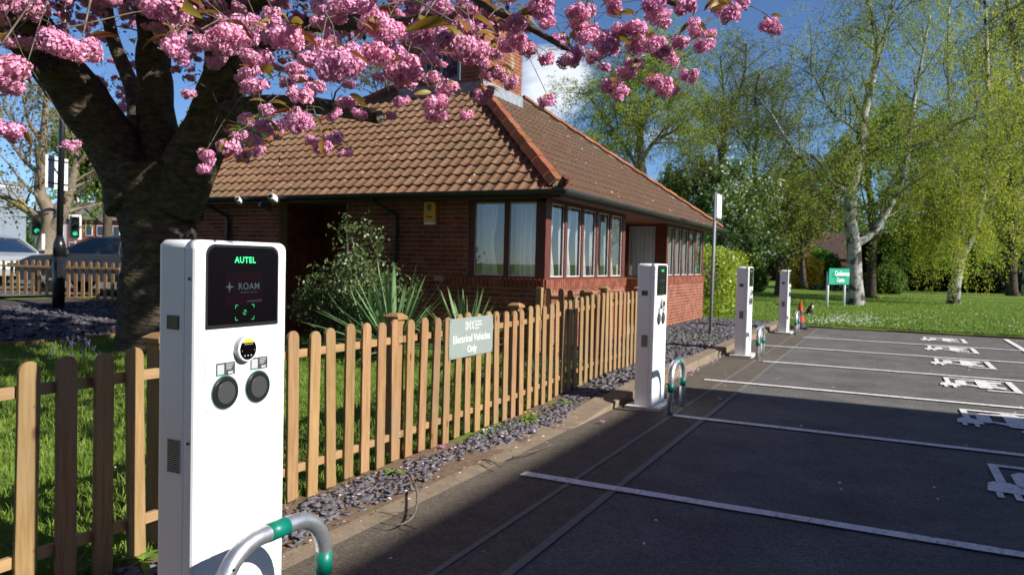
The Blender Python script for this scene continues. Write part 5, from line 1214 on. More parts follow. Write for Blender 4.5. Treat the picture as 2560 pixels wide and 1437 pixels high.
gen_tree('street_tree', 'old lichen covered tree with sparse budding crown beside the road at left', [
    (pl(29, (112, 648), (118, 600), (126, 560), (118, 520), (100, 480), (104, 420), (108, 350), (115, 270), (120, 190)), .34, .08),
    (pl(29, (122, 560), (100, 543), (74, 529), (42, 510), (0, 487), (-50, 470)), .20, .07), (pl(29, (124, 575), (150, 545), (168, 500), (178, 460), (190, 410), (194, 350), (205, 270)), .26, .06),
    (pl(29, (104, 440), (60, 400), (30, 360), (0, 330)), .1, .03), (pl(29, (110, 360), (70, 300), (60, 230)), .1, .03), (pl(29, (190, 410), (230, 370), (250, 310)), .1, .03)],
    MAT['lichen'], LEAF['brown'], 40, n1=10, L1=2.6, n2=7, L2=1.1, droop=.2, nl=9, ls=.12, t0=.4)
gen_tree('tree', 'bright green leafy tree across the road left of the cherry trunk', [
    (pl(34, (270, 640), (268, 540), (262, 460), (258, 400)), .22, .06), (pl(34, (266, 520), (235, 460), (215, 420)), .1, .03), (pl(34, (266, 500), (290, 440), (310, 390)), .1, .03), (pl(34, (262, 450), (230, 390), (215, 350)), .1, .03)],
    MAT['darkbark'], LEAF['fresh'], 42, n1=16, L1=2.2, n2=9, L2=1.2, droop=.35, nl=18, ls=.18, t0=.3)
# ------------------------------------------------------------------ shrubs and hedges
def mound(name, label, c, rad, n, ls, mat, seed, cat='shrub', shape='ellipsoid', stem=True, noise_=.25, group=None):
    nr = np.random.default_rng(seed); u = nr.normal(size=(n, 3)); u /= np.linalg.norm(u, axis=1)[:, None]
    if shape == 'box': u = u / np.abs(u).max(1)[:, None] ** .85
    rr = nr.uniform(.72, 1.02, n)[:, None]; q = u * rr
    nz_ = np.array([mnoise.noise(Vector(tuple(v * 2.6)) + Vector((seed, 0, 0))) for v in u])[:, None]
    q = q * (1 + noise_ * nz_); q[:, 2] = np.maximum(q[:, 2], -.98)
    C = q * np.array(rad) + np.array(c); z0 = H(c[0], c[1]); C = C[C[:, 2] > z0]
    V, F = leaves_np(C, ls, nr); t = thing(name, (c[0], c[1], z0), label, cat, group)
    kind(npobj('foliage', V, F, mat, t), 'stuff')
    if stem:
        for k in range(3):
            a = nr.uniform(0, 6.28); MB().tube([(c[0] + .05 * math.cos(a), c[1] + .05 * math.sin(a), z0 - .05), (c[0] + rad[0] * .4 * math.cos(a), c[1] + rad[1] * .4 * math.sin(a), c[2]), (c[0] + rad[0] * .55 * math.cos(a), c[1] + rad[1] * .55 * math.sin(a), c[2] + rad[2] * .5)], [.04, .03, .012], 6).build('stem', MAT['darkbark'], t)
        core = MB(); core.lathe([(.55 * rad[0] * math.cos(a), .55 * rad[2] * math.sin(a)) for a in np.linspace(-1.4, 1.4, 7)], c, 10)
        core.build('inner_twigs', MAT['darkbark'], t)
    return t
def mpx(name, label, px, py, d, wpx, hpx, n, ls, mat, seed, **k):
    c = at(px, py, d); s = d / 1880.0; mound(name, label, tuple(c), (wpx * s / 2, wpx * s / 2, hpx * s / 2), n, ls, mat, seed, **k)
mound('clipped_hedge', 'clipped yellow green hedge at the end of the building', (-5.35, 23.3, 1.0), (1.45, 1.9, 1.05), 17000, .085, LEAF['hedge'], 51, cat='hedge', shape='box', noise_=.12)
mpx('forsythia_shrub', 'yellow flowering forsythia bush at the lawn edge', 2010, 682, 55, 95, 85, 3500, .22, LEAF['forsythia'], 52)
mpx('shrub', 'rounded pale green shrub behind the forsythia', 2050, 665, 58, 90, 90, 3500, .24, LEAF['fresh'], 53)
mpx('shrub', 'orange tinted shrub between the forsythia and the green sign', 2090, 690, 60, 80, 60, 2200, .24, LEAF['brown'], 54)
mpx('evergreen_shrub', 'rounded dark evergreen bush just right of the main birch', 2215, 705, 48, 95, 85, 5000, .17, LEAF['mid'], 55)
mpx('evergreen_shrub', 'low dark bush left of the farthest charging post', 1895, 700, 44, 50, 70, 2500, .15, LEAF['mid'], 56)
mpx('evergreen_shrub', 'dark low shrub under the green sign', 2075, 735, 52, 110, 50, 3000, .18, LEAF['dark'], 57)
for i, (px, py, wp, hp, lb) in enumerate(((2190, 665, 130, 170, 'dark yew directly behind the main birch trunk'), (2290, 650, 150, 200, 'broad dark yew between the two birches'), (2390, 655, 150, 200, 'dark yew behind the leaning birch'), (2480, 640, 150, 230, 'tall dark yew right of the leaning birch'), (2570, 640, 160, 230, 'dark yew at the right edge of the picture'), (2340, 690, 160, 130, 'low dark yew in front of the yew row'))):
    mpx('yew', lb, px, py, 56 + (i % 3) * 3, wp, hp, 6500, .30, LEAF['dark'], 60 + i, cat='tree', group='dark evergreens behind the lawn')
# far wood that closes the horizon
nr = np.random.default_rng(77); C = []
for i in range(250):
    px = nr.uniform(1330, 2800) if i < 190 else nr.uniform(-150, 900); d = nr.uniform(85, 130)
    c = at(px, 0, d); top = (5 + 10 * nr.random()) if px > 1330 else 3 + 6 * nr.random(); r = nr.uniform(1.5, 3.5)
    k = 420; u = nr.normal(size=(k, 3)); u /= np.linalg.norm(u, axis=1)[:, None]
    C.append(u * np.array([r, r, top / 2]) * nr.uniform(.6, 1, k)[:, None] + np.array([c.x, c.y, top / 2]))
V, F = leaves_np(np.vstack(C), .55, nr); o = kind(npobj('far_wood', V, F, LEAF['mid']), 'stuff'); tag(o, 'distant green woodland beyond the lawn and houses', 'woodland')
# glossy shrub by the porch
sp = onY(885, 760, 8.7)
t = thing('garden_shrub', (sp.x, sp.y, .06), 'loose glossy leaved shrub growing before the porch', 'shrub'); rng = random.Random(9); nr = np.random.default_rng(9); stems = MB(); C = []
for i in range(46):
    a = rng.uniform(0, 6.28); tx = rng.uniform(-.95, .85); hz_ = (1.75 - abs(tx - .05) * .95) * rng.uniform(.55, 1.0); tip = Vector((sp.x + tx, sp.y + rng.uniform(-.45, .45), .06 + max(.3, hz_ * 1.14)))
    b = Vector((sp.x + tx * .15, sp.y + rng.uniform(-.1, .1), .0)); P = crom([b, b.lerp(tip, .5) + Vector((rng.uniform(-.1, .1), 0, .15)), tip], 5)
    stems.tube(P, [.012 * (1 - j / 12) for j in range(len(P))], 5, False)
    for q in range(3):
        p = P[rng.randint(4, len(P) - 1)]; C.append(nr.normal(scale=(.10, .10, .10), size=(46, 3)) + np.array(p) + np.array([0, 0, -.02]))
    C.append(nr.normal(scale=(.06, .06, .09), size=(40, 3)) + np.array(tip))
kind(stems.build('stems', MAT['twig'], t), 'stuff')
V, F = leaves_np(np.vstack(C), .062, nr, hang=.9, asp=.5); kind(npobj('foliage', V, F, LEAF['bush'], t), 'stuff')
# yuccas
def yucca(c, n, L_, label, seed):
    rng = random.Random(seed); t = thing('yucca', c, label, 'plant'); c = Vector(c)
    MB().tube([c - Vector((0, 0, .05)), c + Vector((0, 0, .22))], [.07, .05], 8).build('stem', MAT['darkbark'], t)
    for i in range(n):
        a = i * 2.39996 + rng.uniform(-.2, .2); el = math.radians(90 - 88 * ((i + .5) / n) ** .75 + rng.uniform(-6, 6)); l = L_ * rng.uniform(.75, 1.1)
        h = Vector((math.cos(a), math.sin(a), 0)); w_ = .026 * rng.uniform(.8, 1.2); sd_ = Vector((-h.y, h.x, 0)); m = MB(); k = 7; p = c + Vector((0, 0, .16)) + h * .03; d = h * math.cos(el) + Vector((0, 0, math.sin(el)))
        bend = rng.uniform(.0, .10) + .05 * (1 - math.sin(el))
        for s in range(k + 1):
            u = s / k; ww = w_ * (math.sin(math.pi * (.18 + .82 * u)) ** .7) if s < k else .001; up_ = sd_.cross(d)
            m.v += [p - sd_ * ww + up_ * ww * .35, p, p + sd_ * ww + up_ * ww * .35]; p = p + d * (l / k); d = (d + Vector((0, 0, -bend * u))).normalized()
        for s in range(k): m.f += [(3 * s, 3 * s + 1, 3 * s + 4, 3 * s + 3), (3 * s + 1, 3 * s + 2, 3 * s + 5, 3 * s + 4)]
        link(bpy.data.objects.new('leaf', m.mesh('leaf', LEAF['yucca'], True)), t)
        o = t.children[-1] if t.children else None
y1 = onY(985, 780, 8.1); y2 = onY(1165, 780, 8.6); y3 = onY(935, 800, 8.3)
yucca((y1.x, y1.y, .12), 60, 1.12, 'large yucca with long sword shaped leaves behind the fence', 1)
yucca((y2.x, y2.y, .1), 36, .98, 'smaller yucca behind the fence sign', 2)
yucca((y3.x, y3.y, .08), 44, .9, 'low spreading yucca beside the glossy shrub', 3)
# ------------------------------------------------------------------ grass
def grass(name, n, fx, hgt, wid, seed, label, mat=LEAF['weed'], keep=None):
    nr = np.random.default_rng(seed); P = fx(nr, n)
    if keep is not None: P = P[keep(P)]
    n = len(P); a = nr.uniform(0, 6.283, n); h_ = hgt * nr.uniform(.35, 1.25, n); lean = nr.normal(scale=.45, size=(n, 2)) * h_[:, None]
    sx_, sy_ = np.cos(a) * wid, np.sin(a) * wid
    z = np.array([H(x, y) for x, y in P]); 
    V = np.zeros((n, 5, 3)); B0 = np.stack([P[:, 0], P[:, 1], z], 1)
    V[:, 0] = B0 - np.stack([sx_, sy_, z * 0], 1); V[:, 1] = B0 + np.stack([sx_, sy_, z * 0], 1)
    mid = B0 + np.stack([lean[:, 0] * .35, lean[:, 1] * .35, h_ * .6], 1); V[:, 2] = mid + np.stack([sx_, sy_, z * 0], 1) * .7; V[:, 3] = mid - np.stack([sx_, sy_, z * 0], 1) * .7
    V[:, 4] = B0 + np.stack([lean[:, 0], lean[:, 1], h_ * .95], 1)
    i = (np.arange(n) * 5)[:, None]; F = np.concatenate([i + np.array([[0, 1, 2]]), i + np.array([[0, 2, 3]]), i + np.array([[3, 2, 4]])]).astype(np.int32)
    o = kind(npobj(name, V.reshape(-1, 3), F, mat), 'stuff'); return tag(o, label, 'grass')
def near_pts(nr, n):
    y = nr.uniform(.6, 9.7, n * 2); x = -3.13 - 7.6 * nr.random(n * 2) ** 1.5; P = np.stack([x, y], 1)
    return P[:n]
patch = lambda P: np.array([mnoise.noise(Vector((x * .9, y * .9, 0))) > -.62 + .2 * mnoise.noise(Vector((x * 5, y * 5, 3))) for x, y in P])
grass('lawn_grass', 90000, near_pts, .075, .0042, 4, 'bright lawn grass growing behind the picket fence', MAT['blade'], patch)
def far_pts(nr, n):
    d = 20.5 + 26 * nr.random(n) ** 1.6; x = nr.uniform(-.22, .16, n) * d - .5; return np.stack([x, d], 1)
grass('park_grass', 60000, far_pts, .06, .010, 5, 'mown green lawn grass beyond the car park', MAT['blade'])
def strip_pts(nr, n): 
    y = nr.uniform(.8, 20, n); x = np.where(nr.random(n) < .6, -3.08 + nr.normal(scale=.05, size=n), -2.44 + nr.normal(scale=.015, size=n)); return np.stack([x, y], 1)
grass('verge_weeds', 1500, strip_pts, .06, .004, 6, 'thin weeds and grass tufts along fence foot and kerb', MAT['blade'], lambda P: np.array([mnoise.noise(Vector((x * .5, y * 1.6, 7))) > .18 for x, y in P]))
# daisies on the lawn
nr = np.random.default_rng(8); n = 520; px = nr.uniform(1990, 2560, n); py = 797 + 8 * nr.normal(size=n); far = nr.random(n) < .35; py[far] = nr.uniform(775, 838, far.sum()); px[~far] = nr.normal(2110, 60, (~far).sum())
C = np.array([tuple(gp(a, b, .10)) for a, b in zip(px, py)]); C = C[(C[:, 1] > 20.6) & (C[:, 1] < 60)]
V = []; F = []
for c in C:
    k = len(V); s = nr.uniform(.014, .028); V += [(c[0] + s * math.cos(q), c[1] + s * math.sin(q), c[2] - .01 + .008 * math.sin(2 * q)) for q in np.linspace(0, 5.24, 6)]; F += [(k, k + 1, k + 2, k + 3), (k, k + 3, k + 4, k + 5)]
tag(kind(npobj('daisies', np.array(V), np.array(F), M('daisy_petals', (.82, .82, .78), .7, .2)), 'stuff'), 'drift of white daisies and petals on the far lawn', 'flowers')
# fallen petals
V = []; F = []; rng = random.Random(12)
def petals(n, fx):
    for i in range(n):
        x, y, z = fx(); s = rng.uniform(.006, .014); a = rng.uniform(0, 6.28); k = len(V); tz = rng.uniform(-.4, .4) * s
        V.extend([(x + s * math.cos(a), y + s * math.sin(a), z + tz), (x + s * math.cos(a + 1.6), y + s * math.sin(a + 1.6), z + .004), (x - s * math.cos(a), y - s * math.sin(a), z - tz + .003), (x + s * math.cos(a - 1.6), y + s * math.sin(a - 1.6), z + .002)]); F.append((k, k + 1, k + 2, k + 3))
def on_g(x, y): return x, y, max(H(x, y) if x < -2.6 else 0, .012) + .018
petals(500, lambda: on_g(rng.uniform(-7, -3.1), rng.uniform(1, 9)))
petals(260, lambda: on_g(rng.uniform(-3.05, -2.5), rng.uniform(1, 8)))
petals(330, lambda: on_g(-2.40 + abs(rng.gauss(0, .045)), rng.choice((rng.gauss(9.9, .35), rng.gauss(11.6, .5), rng.uniform(8.5, 12.3), rng.gauss(16.4, .5)))))
petals(55, lambda: on_g(rng.uniform(-2.4, 1.5), rng.uniform(2.5, 14)))
petals(260, lambda: on_g(rng.uniform(-4.3, -2.7), rng.uniform(8.4, 20)))
tag(kind(npobj('fallen_petals', np.array(V), np.array(F), PETAL), 'stuff'), 'fallen pink cherry petals scattered over lawn, slate and tarmac', 'petals')
for (px, py, lb) in ((1905, 902, 'fallen pink blossom lying on tarmac by the third charging post'), (1800, 995, 'single fallen pink blossom on the shaded tarmac'), (1105, 1115, 'fallen pink blossom on the slate chips below the sign'), (1505, 1052, 'fallen pink blossom on the concrete near the second charging post')):
    q = gp(px, py, .03); o = inst('fallen_blossom', CLM[4], Matrix.Translation(q) @ Matrix.Diagonal((.42, .42, .25, 1)), None); tag(o, lb, 'blossom')
# dandelions and weeds at the fence foot
def weed(px, py, label, n, fl, z=.03):
    q = gp(px, py, z); t = thing('dandelion', (q.x, q.y, z), label, 'weed'); rng = random.Random(px)
    lm = leaf_mesh('leaf', LEAF['weed'], .13, .02, .3, .5)
    for i in range(n):
        a = i * 2.4; d = Vector((math.cos(a), math.sin(a), rng.uniform(.2, .9))).normalized(); x = d.cross(Vector((0, 0, 1))).normalized(); inst('leaf', lm, frame4(q, x, d, x.cross(d)) @ Matrix.Scale(rng.uniform(.6, 1.2), 4), t)
    for i in range(fl):
        c = q + Vector((rng.uniform(-.07, .09), rng.uniform(-.09, .09), .07)); MB().tube([q, c], .003, 5).build('stalk', LEAF['weed'], t)
        MB().lathe([(.004, -.006), (.02, .002), (.015, .010), (.004, .012)], c, 12).build('flower', LEAF['forsythia'], t)
weed(1318, 1048, 'leafy weed with yellow dandelion flowers at the fence foot', 14, 2)
weed(1420, 1012, 'small green weed on the slate close to the fence', 9, 0)
weed(985, 1180, 'tiny green weed among the slate chips below the fence', 6, 0)
weed(360, 1400, 'small leafy weed beside the nearest charging post base', 10, 0)
# bluebells at the lawn edge
bl = thing('bluebells', tuple(gp(130, 905, .12)), 'clump of small bluebells at the edge of the shaded slate bed', 'flowers'); rng = random.Random(3); V = []; F = []; LV = []
st = MB(); fl = MB()
for i in range(26):
    px = rng.choice((rng.gauss(160, 45), rng.uniform(20, 260))); q = gp(px, rng.uniform(878, 915), .12); h_ = rng.uniform(.12, .26); tip = q + Vector((rng.gauss(0, .03), rng.gauss(0, .03), h_)); st.tube([q, tip], .003, 4, False)
    for k in range(rng.randint(3, 6)): fl.lathe([(.002, .009), (.007, 0), (.008, -.008)], tip + Vector((rng.gauss(0, .016), rng.gauss(0, .016), -.02 * k)), 6)
kind(st.build('stems', LEAF['weed'], bl), 'stuff'); kind(fl.build('flowers', M('bluebell', (.10, .07, .30), .6, .2)), 'stuff'); par(bpy.data.objects[fl and 'flowers'], bl)
# dead twigs on the kerb
def twig_obj(pxs, r, label, side=()):
    P = crom([gp(x, y, .035) + Vector((0, 0, R.uniform(0, .02))) for x, y in pxs], 4); m = MB(); m.tube(P, [r * (1 - .6 * i / len(P)) for i in range(len(P))], 6)
    o = thing('fallen_twig', P[0], label, 'twig'); m.build('main_stem', MAT['twig'], o, smooth=True)
    for s in side:
        Q = crom([gp(x, y, .03) for x, y in s], 3); MB().tube(Q, [r * .6 * (1 - .6 * i / len(Q)) for i in range(len(Q))], 5).build('side_shoot', MAT['twig'], o, smooth=True)
twig_obj([(1025, 1190), (1042, 1235), (1035, 1290), (1000, 1315), (950, 1308)], .007, 'dead branching twig lying across slate and concrete', [[(1035, 1290), (1000, 1280), (965, 1282)], [(1010, 1310), (1040, 1320), (1050, 1319)]])
twig_obj([(1282, 1143), (1310, 1138), (1345, 1130), (1380, 1112)], .006, 'pale straight dead twig on the concrete strip')
twig_obj([(1205, 1150), (1225, 1155), (1255, 1172)], .006, 'short crooked dead twig near the slate edge', [[(1215, 1152), (1228, 1160), (1240, 1160)]])
# ------------------------------------------------------------------ left background
bf0, bf1 = at(-40, 768, 17.9), at(300, 768, 17.0)
bfz = .22
f3 = thing('picket_fence', (-16.5, 10, bfz), 'low picket fence by the road, half in shade left of the cherry tree', 'fence')
d3 = Vector((bf1.x - bf0.x, bf1.y - bf0.y, 0)); L3 = d3.length; d3.normalize(); s3 = Vector((d3.y, -d3.x, 0))
fence(f3, (bf0.x, bf0.y, 0), (bf1.x, bf1.y, 0), int(L3 / .19), [L3 * .585], tuple(-s3), lambda q: bfz, 1.02, capz=1.0)
# edging board of the slate bed
e0, e1 = Vector((-10.68, 2.2, 0)), Vector((-10.72, 12.5, 0))
m = MB(); m.bx(-10.74, -10.69, 2.0, 12.5, .0, .20); tag(m.build('edging_board', MAT['postwood']), 'dark timber edging board along the shaded slate bed', 'edging')
# lamp column with sign back
lp = at(147, 783, 15.6); t = thing('lamp_column', (lp.x, lp.y, .2), 'black lamp column with the pale back of a traffic sign', 'lamp post')
lx = lambda px, py: at(px, py, 15.6)
m = MB(); m.tube([lx(146, 792), lx(147, 700), lx(148, 640)], .115, 16); m.build('base_section', MAT['lampblack'], t, smooth=True)
m = MB(); m.tube([lx(148, 641), lx(148.5, 612), lx(149, 590)], [.12, .118, .062], 16); m.build('shoulder', MAT['lampblack'], t, smooth=True)
m = MB(); m.tube([lx(149, 592), lx(155, 330), lx(160, 100), lx(166, -250)], [.062, .06, .056, .05], 14); m.build('shaft', MAT['lampblack'], t, smooth=True)
dr = MB(); c = lx(149, 680) + Vector((.1, -.06, 0)); dr.box(c, (.03, .1, .5), Matrix.Rotation(-.5, 3, 'Z')); dr.build('access_door', MAT['lampblack'], t)
c = [at(114, 385, 15.55), at(171, 399, 15.9), at(169, 478, 15.9), at(113, 468, 15.55)]; bk = ray(140, 430) * .05
m = MB(); m.add([p + bk * 2 for p in c] + [p + bk * 2.3 for p in c], [(0, 1, 2, 3), (7, 6, 5, 4), (0, 4, 5, 1), (1, 5, 6, 2), (2, 6, 7, 3), (3, 7, 4, 0)]); sp_ = m.build('sign_back', MAT['panelback'], t)
for yy in ((398, 407), (456, 464)): MB().tube([lx(116, yy[0]) + bk * 1.9, lx(170, yy[1]) + bk * 1.9], .018, 6).build('bracket', MAT['gutter'], sp_)
# cars
def car(name, loc, yaw, label, paint, kindf='hatch'):
    t = thing(name, loc, label, 'car'); Rm = Matrix.Rotation(yaw, 3, 'Z'); o = Vector(loc)
    W2 = .88; prof = [(-2.05, .28), (-2.1, .55), (-2.05, .72), (-1.75, .86), (-1.1, .98), (-.25, 1.42), (.35, 1.50), (1.1, 1.46), (1.75, 1.12), (2.02, .98), (2.1, .6), (2.05, .28)]
    # lofted body: sections across the width
    secs = [(-W2, .0), (-W2 * .97, 1.0), (W2 * .97, 1.0), (W2, 0)]
    def half(z): return W2 if z < .9 else W2 - (z - .9) * .30
    lower = [(-2.05, .30), (-2.12, .50), (-2.08, .70), (-1.7, .86), (-1.05, .97), (1.95, 1.0), (2.08, .8), (2.1, .5), (2.04, .30)]
    m = MB()
    n = len(lower); st = [(-1, .0), (-.99, .04), (.99, .04), (1, 0)]
    rows = []
    for sgn, shrink in ((-1, .0), (-1, .06), (0, .06), (1, .06), (1, 0)):
        pass
    V = []
    for s in (-1, -.93, 0, .93, 1):
        k = 1 if abs(s) < 1 else 0
        for (x, z) in lower: V.append(o + Rm @ Vector((x * (1.0 if k else .975), s * W2 * (1 if abs(s) < 1 else 1.0), (z + (.0 if k else (-.05 if z > .9 else .02))))))
    m.v = [tuple(v) for v in V]
    for r in range(4):
        for i in range(n): j = (i + 1) % n; m.f.append((r * n + i, r * n + j, (r + 1) * n + j, (r + 1) * n + i))
    m.f += [tuple(range(n)), tuple(range(4 * n, 5 * n))[::-1]]
    m.build('body', paint, t, smooth=False, bevel=.03)
    # glasshouse
    base = [(-1.05, .96), (1.9, .99)]; roof = [(-.2, 1.44), (.4, 1.50), (1.15, 1.45)]
    def loft(name, secp, mat, grow=0):
        m = MB(); n = len(secp[0]); m.v = [tuple(o + Rm @ Vector(p)) for s in secp for p in s]
        for r in range(len(secp) - 1):
            for i in range(n - 1): m.f.append((r * n + i, r * n + i + 1, (r + 1) * n + i + 1, (r + 1) * n + i))
        return m.build(name, mat, t, smooth=False)
    rw = .62; ww = .80
    loft('roof_panel', [[(-.28, y, 1.40 - abs(y) * .05), (.35, y, 1.50 - abs(y) * .06), (1.2, y, 1.44 - abs(y) * .05)] for y in (-rw, 0, rw)], paint)
    loft('windscreen', [[(-1.08, y * ww, .965), (-.28, y * rw, 1.40 - abs(y) * .03)] for y in (-1, 0, 1)], MAT['carglass'])
    loft('rear_window', [[(1.2, y * rw, 1.44 - abs(y) * .03), (1.88, y * ww, 1.0)] for y in (-1, 0, 1)], MAT['carglass'])
    for s in (-1, 1):
        gl = MB(); gl.v = [tuple(o + Rm @ Vector(p)) for p in ((-1.0, s * ww, .97), (1.75, s * ww, .99), (1.2, s * rw, 1.42), (.35, s * rw, 1.46), (-.28, s * rw, 1.38))]; gl.f = [(0, 1, 2, 3, 4)]; gl.build('side_window', MAT['carglass'], t)
        for (xa, xb) in ((-.28, -1.08), (.42, .45), (1.2, 1.85)):
            MB().tube([o + Rm @ Vector((xa, s * (rw + .005), 1.41)), o + Rm @ Vector((xb, s * (ww + .006), .975))], .03, 6).build('pillar', paint if xa != .42 else MAT['black'], t)
        for x in (-1.32, 1.32):
            c = o + Rm @ Vector((x, s * (W2 - .07), .32)); ax = (Rm @ Vector((1, 0, 0)), Vector((0, 0, 1)), Rm @ Vector((0, s, 0)))
            wh = MB().lathe([(.30, -.12), (.32, -.1), (.32, .06), (.29, .085), (.21, .085)], c, 20, ax).build('wheel', M('tyre', (.02, .02, .02), .8, .2), t, smooth=False)
            rm = MB()
            for k in range(5):
                an = 6.283 * k / 5; dv = ax[0] * math.cos(an) + ax[1] * math.sin(an); rm.tube([c + ax[2] * .10, c + ax[2] * .09 + dv * .2], [.045, .03], 5)
            rm.build('rim', MAT['bolt'], wh)
        lg = MB(); lg.v = [tuple(o + Rm @ Vector(p)) for p in ((-2.075, s * .55, .62), (-2.075, s * .84, .64), (-1.86, s * .84, .78), (-1.93, s * .55, .76))]; lg.v += [tuple(Vector(v) + Rm @ Vector((-.03, 0, .03))) for v in lg.v]; lg.f = [(0, 1, 2, 3), (7, 6, 5, 4), (0, 4, 5, 1), (1, 5, 6, 2), (2, 6, 7, 3), (3, 7, 4, 0)]; lg.build('headlight', MAT['panelwhite'], t)
        MB().box(o + Rm @ Vector((-.78, s * 1.0, 1.0)), (.16, .2, .14), Rm).build('wing_mirror', MAT['black'], t, bevel=.03)
        for x in (.0, .95): MB().box(o + Rm @ Vector((x, s * (W2 + .012), .84)), (.16, .025, .03), Rm).build('door_handle', paint, t)
    MB().box(o + Rm @ Vector((-2.115, 0, .46)), (.03, .52, .11), Rm).build('number_plate', MAT['panelwhite'], t)
    MB().box(o + Rm @ Vector((-2.10, 0, .62)), (.05, .8, .12), Rm).build('grille', MAT['black'], t)
    return t
ca = at(292, 742, 19.6); fwd = Vector((at(98, 700, 19.6) - at(300, 700, 19.6)).to_2d().to_3d()).normalized()
yaw1 = math.atan2(-fwd.y, -fwd.x)
car('hatchback_car', (ca.x, ca.y, .44), yaw1, 'silver hatchback, its paint darkened to stand for tree shade, parked behind the roadside fence, partly hidden by the cherry trunk', M('shade_darkened_car_paint', (.035, .04, .055), .3, .5, metal=.2, coat=.4))  # tree shade is put into the paint as a darker colour
cb_ = at(-20, 722, 22.5); dcam = (CAMP - cb_); yaw2 = math.atan2(-dcam.y, -dcam.x) + .35
car('silver_car', (cb_.x, cb_.y, .44), yaw2, 'pale silver car facing the camera at the far left edge', M('silver_car_paint', (.55, .58, .60), .3, .5, metal=.4, coat=.5))
# verge, low wall, bollard
vg = terr('grass_verge', -42, -27, 8, 40, .0, MAT['grass'], 2.0)
for v in vg.data.vertices: v.co.z = .62
wa, wb = at(-60, 640, 33), at(330, 640, 33)
wallm = MB(); dv = (wb - wa); dv.z = 0; Lw = dv.length; dv.normalize(); nv = Vector((dv.y, -dv.x, 0))
def seg(m, u0, u1, z0, z1, th=.2, off=0): m.prism([(u0, z0), (u1, z0), (u1, z1), (u0, z1)], (wa.x, wa.y, 0) , dv, (0, 0, 1), -nv, th); return m
lwall = thing('low_wall', (wa.x + 2, wa.y + 1, .5), 'low orange brick wall running across the road', 'wall')
seg(MB(), 0, Lw, .45, 1.12).build('core', MAT['brickmany'], lwall)
m = MB(); m.prism([(0, 1.121), (Lw, 1.121), (Lw, 1.2), (0, 1.2)], (wa.x + nv.x * .03, wa.y + nv.y * .03, 0), dv, (0, 0, 1), -nv, .26); m.build('coping', MAT['concrete'], lwall)
bp = at(34, 655, 27); t = thing('bollard', (bp.x, bp.y, .6), 'black bollard with a yellow band beside the road', 'bollard')
MB().lathe([(.13, 0), (.13, .35)], (bp.x, bp.y, .55), 12).build('base', MAT['yellow'], t); MB().lathe([(.14, 0), (.14, .3), (.11, .4), (.02, .44)], (bp.x, bp.y, .901), 12).build('cap', MAT['lampblack'], t)
MB().tube([at(107, 650, 27), at(108, 585, 27)], .06, 8).build('marker_post', MAT['panelback']); tag(bpy.data.objects['marker_post'], 'pale timber marker post before the lichen covered tree', 'post')
# traffic lights
def tlight(px, py, d, label, hp=2.2):
    c = at(px, py, d); t = thing('traffic_light', (c.x, c.y, .5), label, 'traffic light'); fr = (CAMP - c); fr.z = 0; fr.normalize(); sd_ = Vector((-fr.y, fr.x, 0))
    MB().tube([(c.x, c.y, .4), (c.x, c.y, c.z + .3)], .07, 8).build('pole', MAT['galv'], t)
    q = c + fr * .1; m = MB(); m.prism([(-.28, -.62), (.28, -.62), (.28, .62), (-.28, .62)], q, sd_, (0, 0, 1), fr, .03); m.build('backing_board', MAT['panelback'], t)
    m = MB(); m.prism([(-.19, -.52), (.19, -.52), (.19, .52), (-.19, .52)], q + fr * .032, sd_, (0, 0, 1), fr, .14); m.build('head', MAT['lampblack'], t, bevel=.02)
    for k, (zz, mt) in enumerate(((.33, MAT['black']), (0, MAT['black']), (-.33, M('green_lamp', (.02, .3, .12), .4, .3, emit=((.05, 1, .45), .4))))):
        m = MB(); m.lathe([(.11, 0), (.09, .03)], q + fr * .175 + Vector((0, 0, zz)), 14, (sd_, Vector((0, 0, 1)), fr)); m.build('lamp', mt, t)
        m = MB(); P = [(q + fr * .175 + Vector((0, 0, zz)) + (sd_ * math.cos(a) + Vector((0, 0, 1)) * math.sin(a)) * .125) for a in np.linspace(0, math.pi, 8)]
        for i in range(7): m.add([P[i], P[i + 1], P[i + 1] + fr * .13, P[i] + fr * .13], [(0, 1, 2, 3)])
        m.build('visor', MAT['lampblack'], t)
tlight(188, 568, 38, 'traffic light showing green, nearest the cherry trunk')
tlight(92, 560, 36, 'traffic light showing green in front of the lichen covered tree')
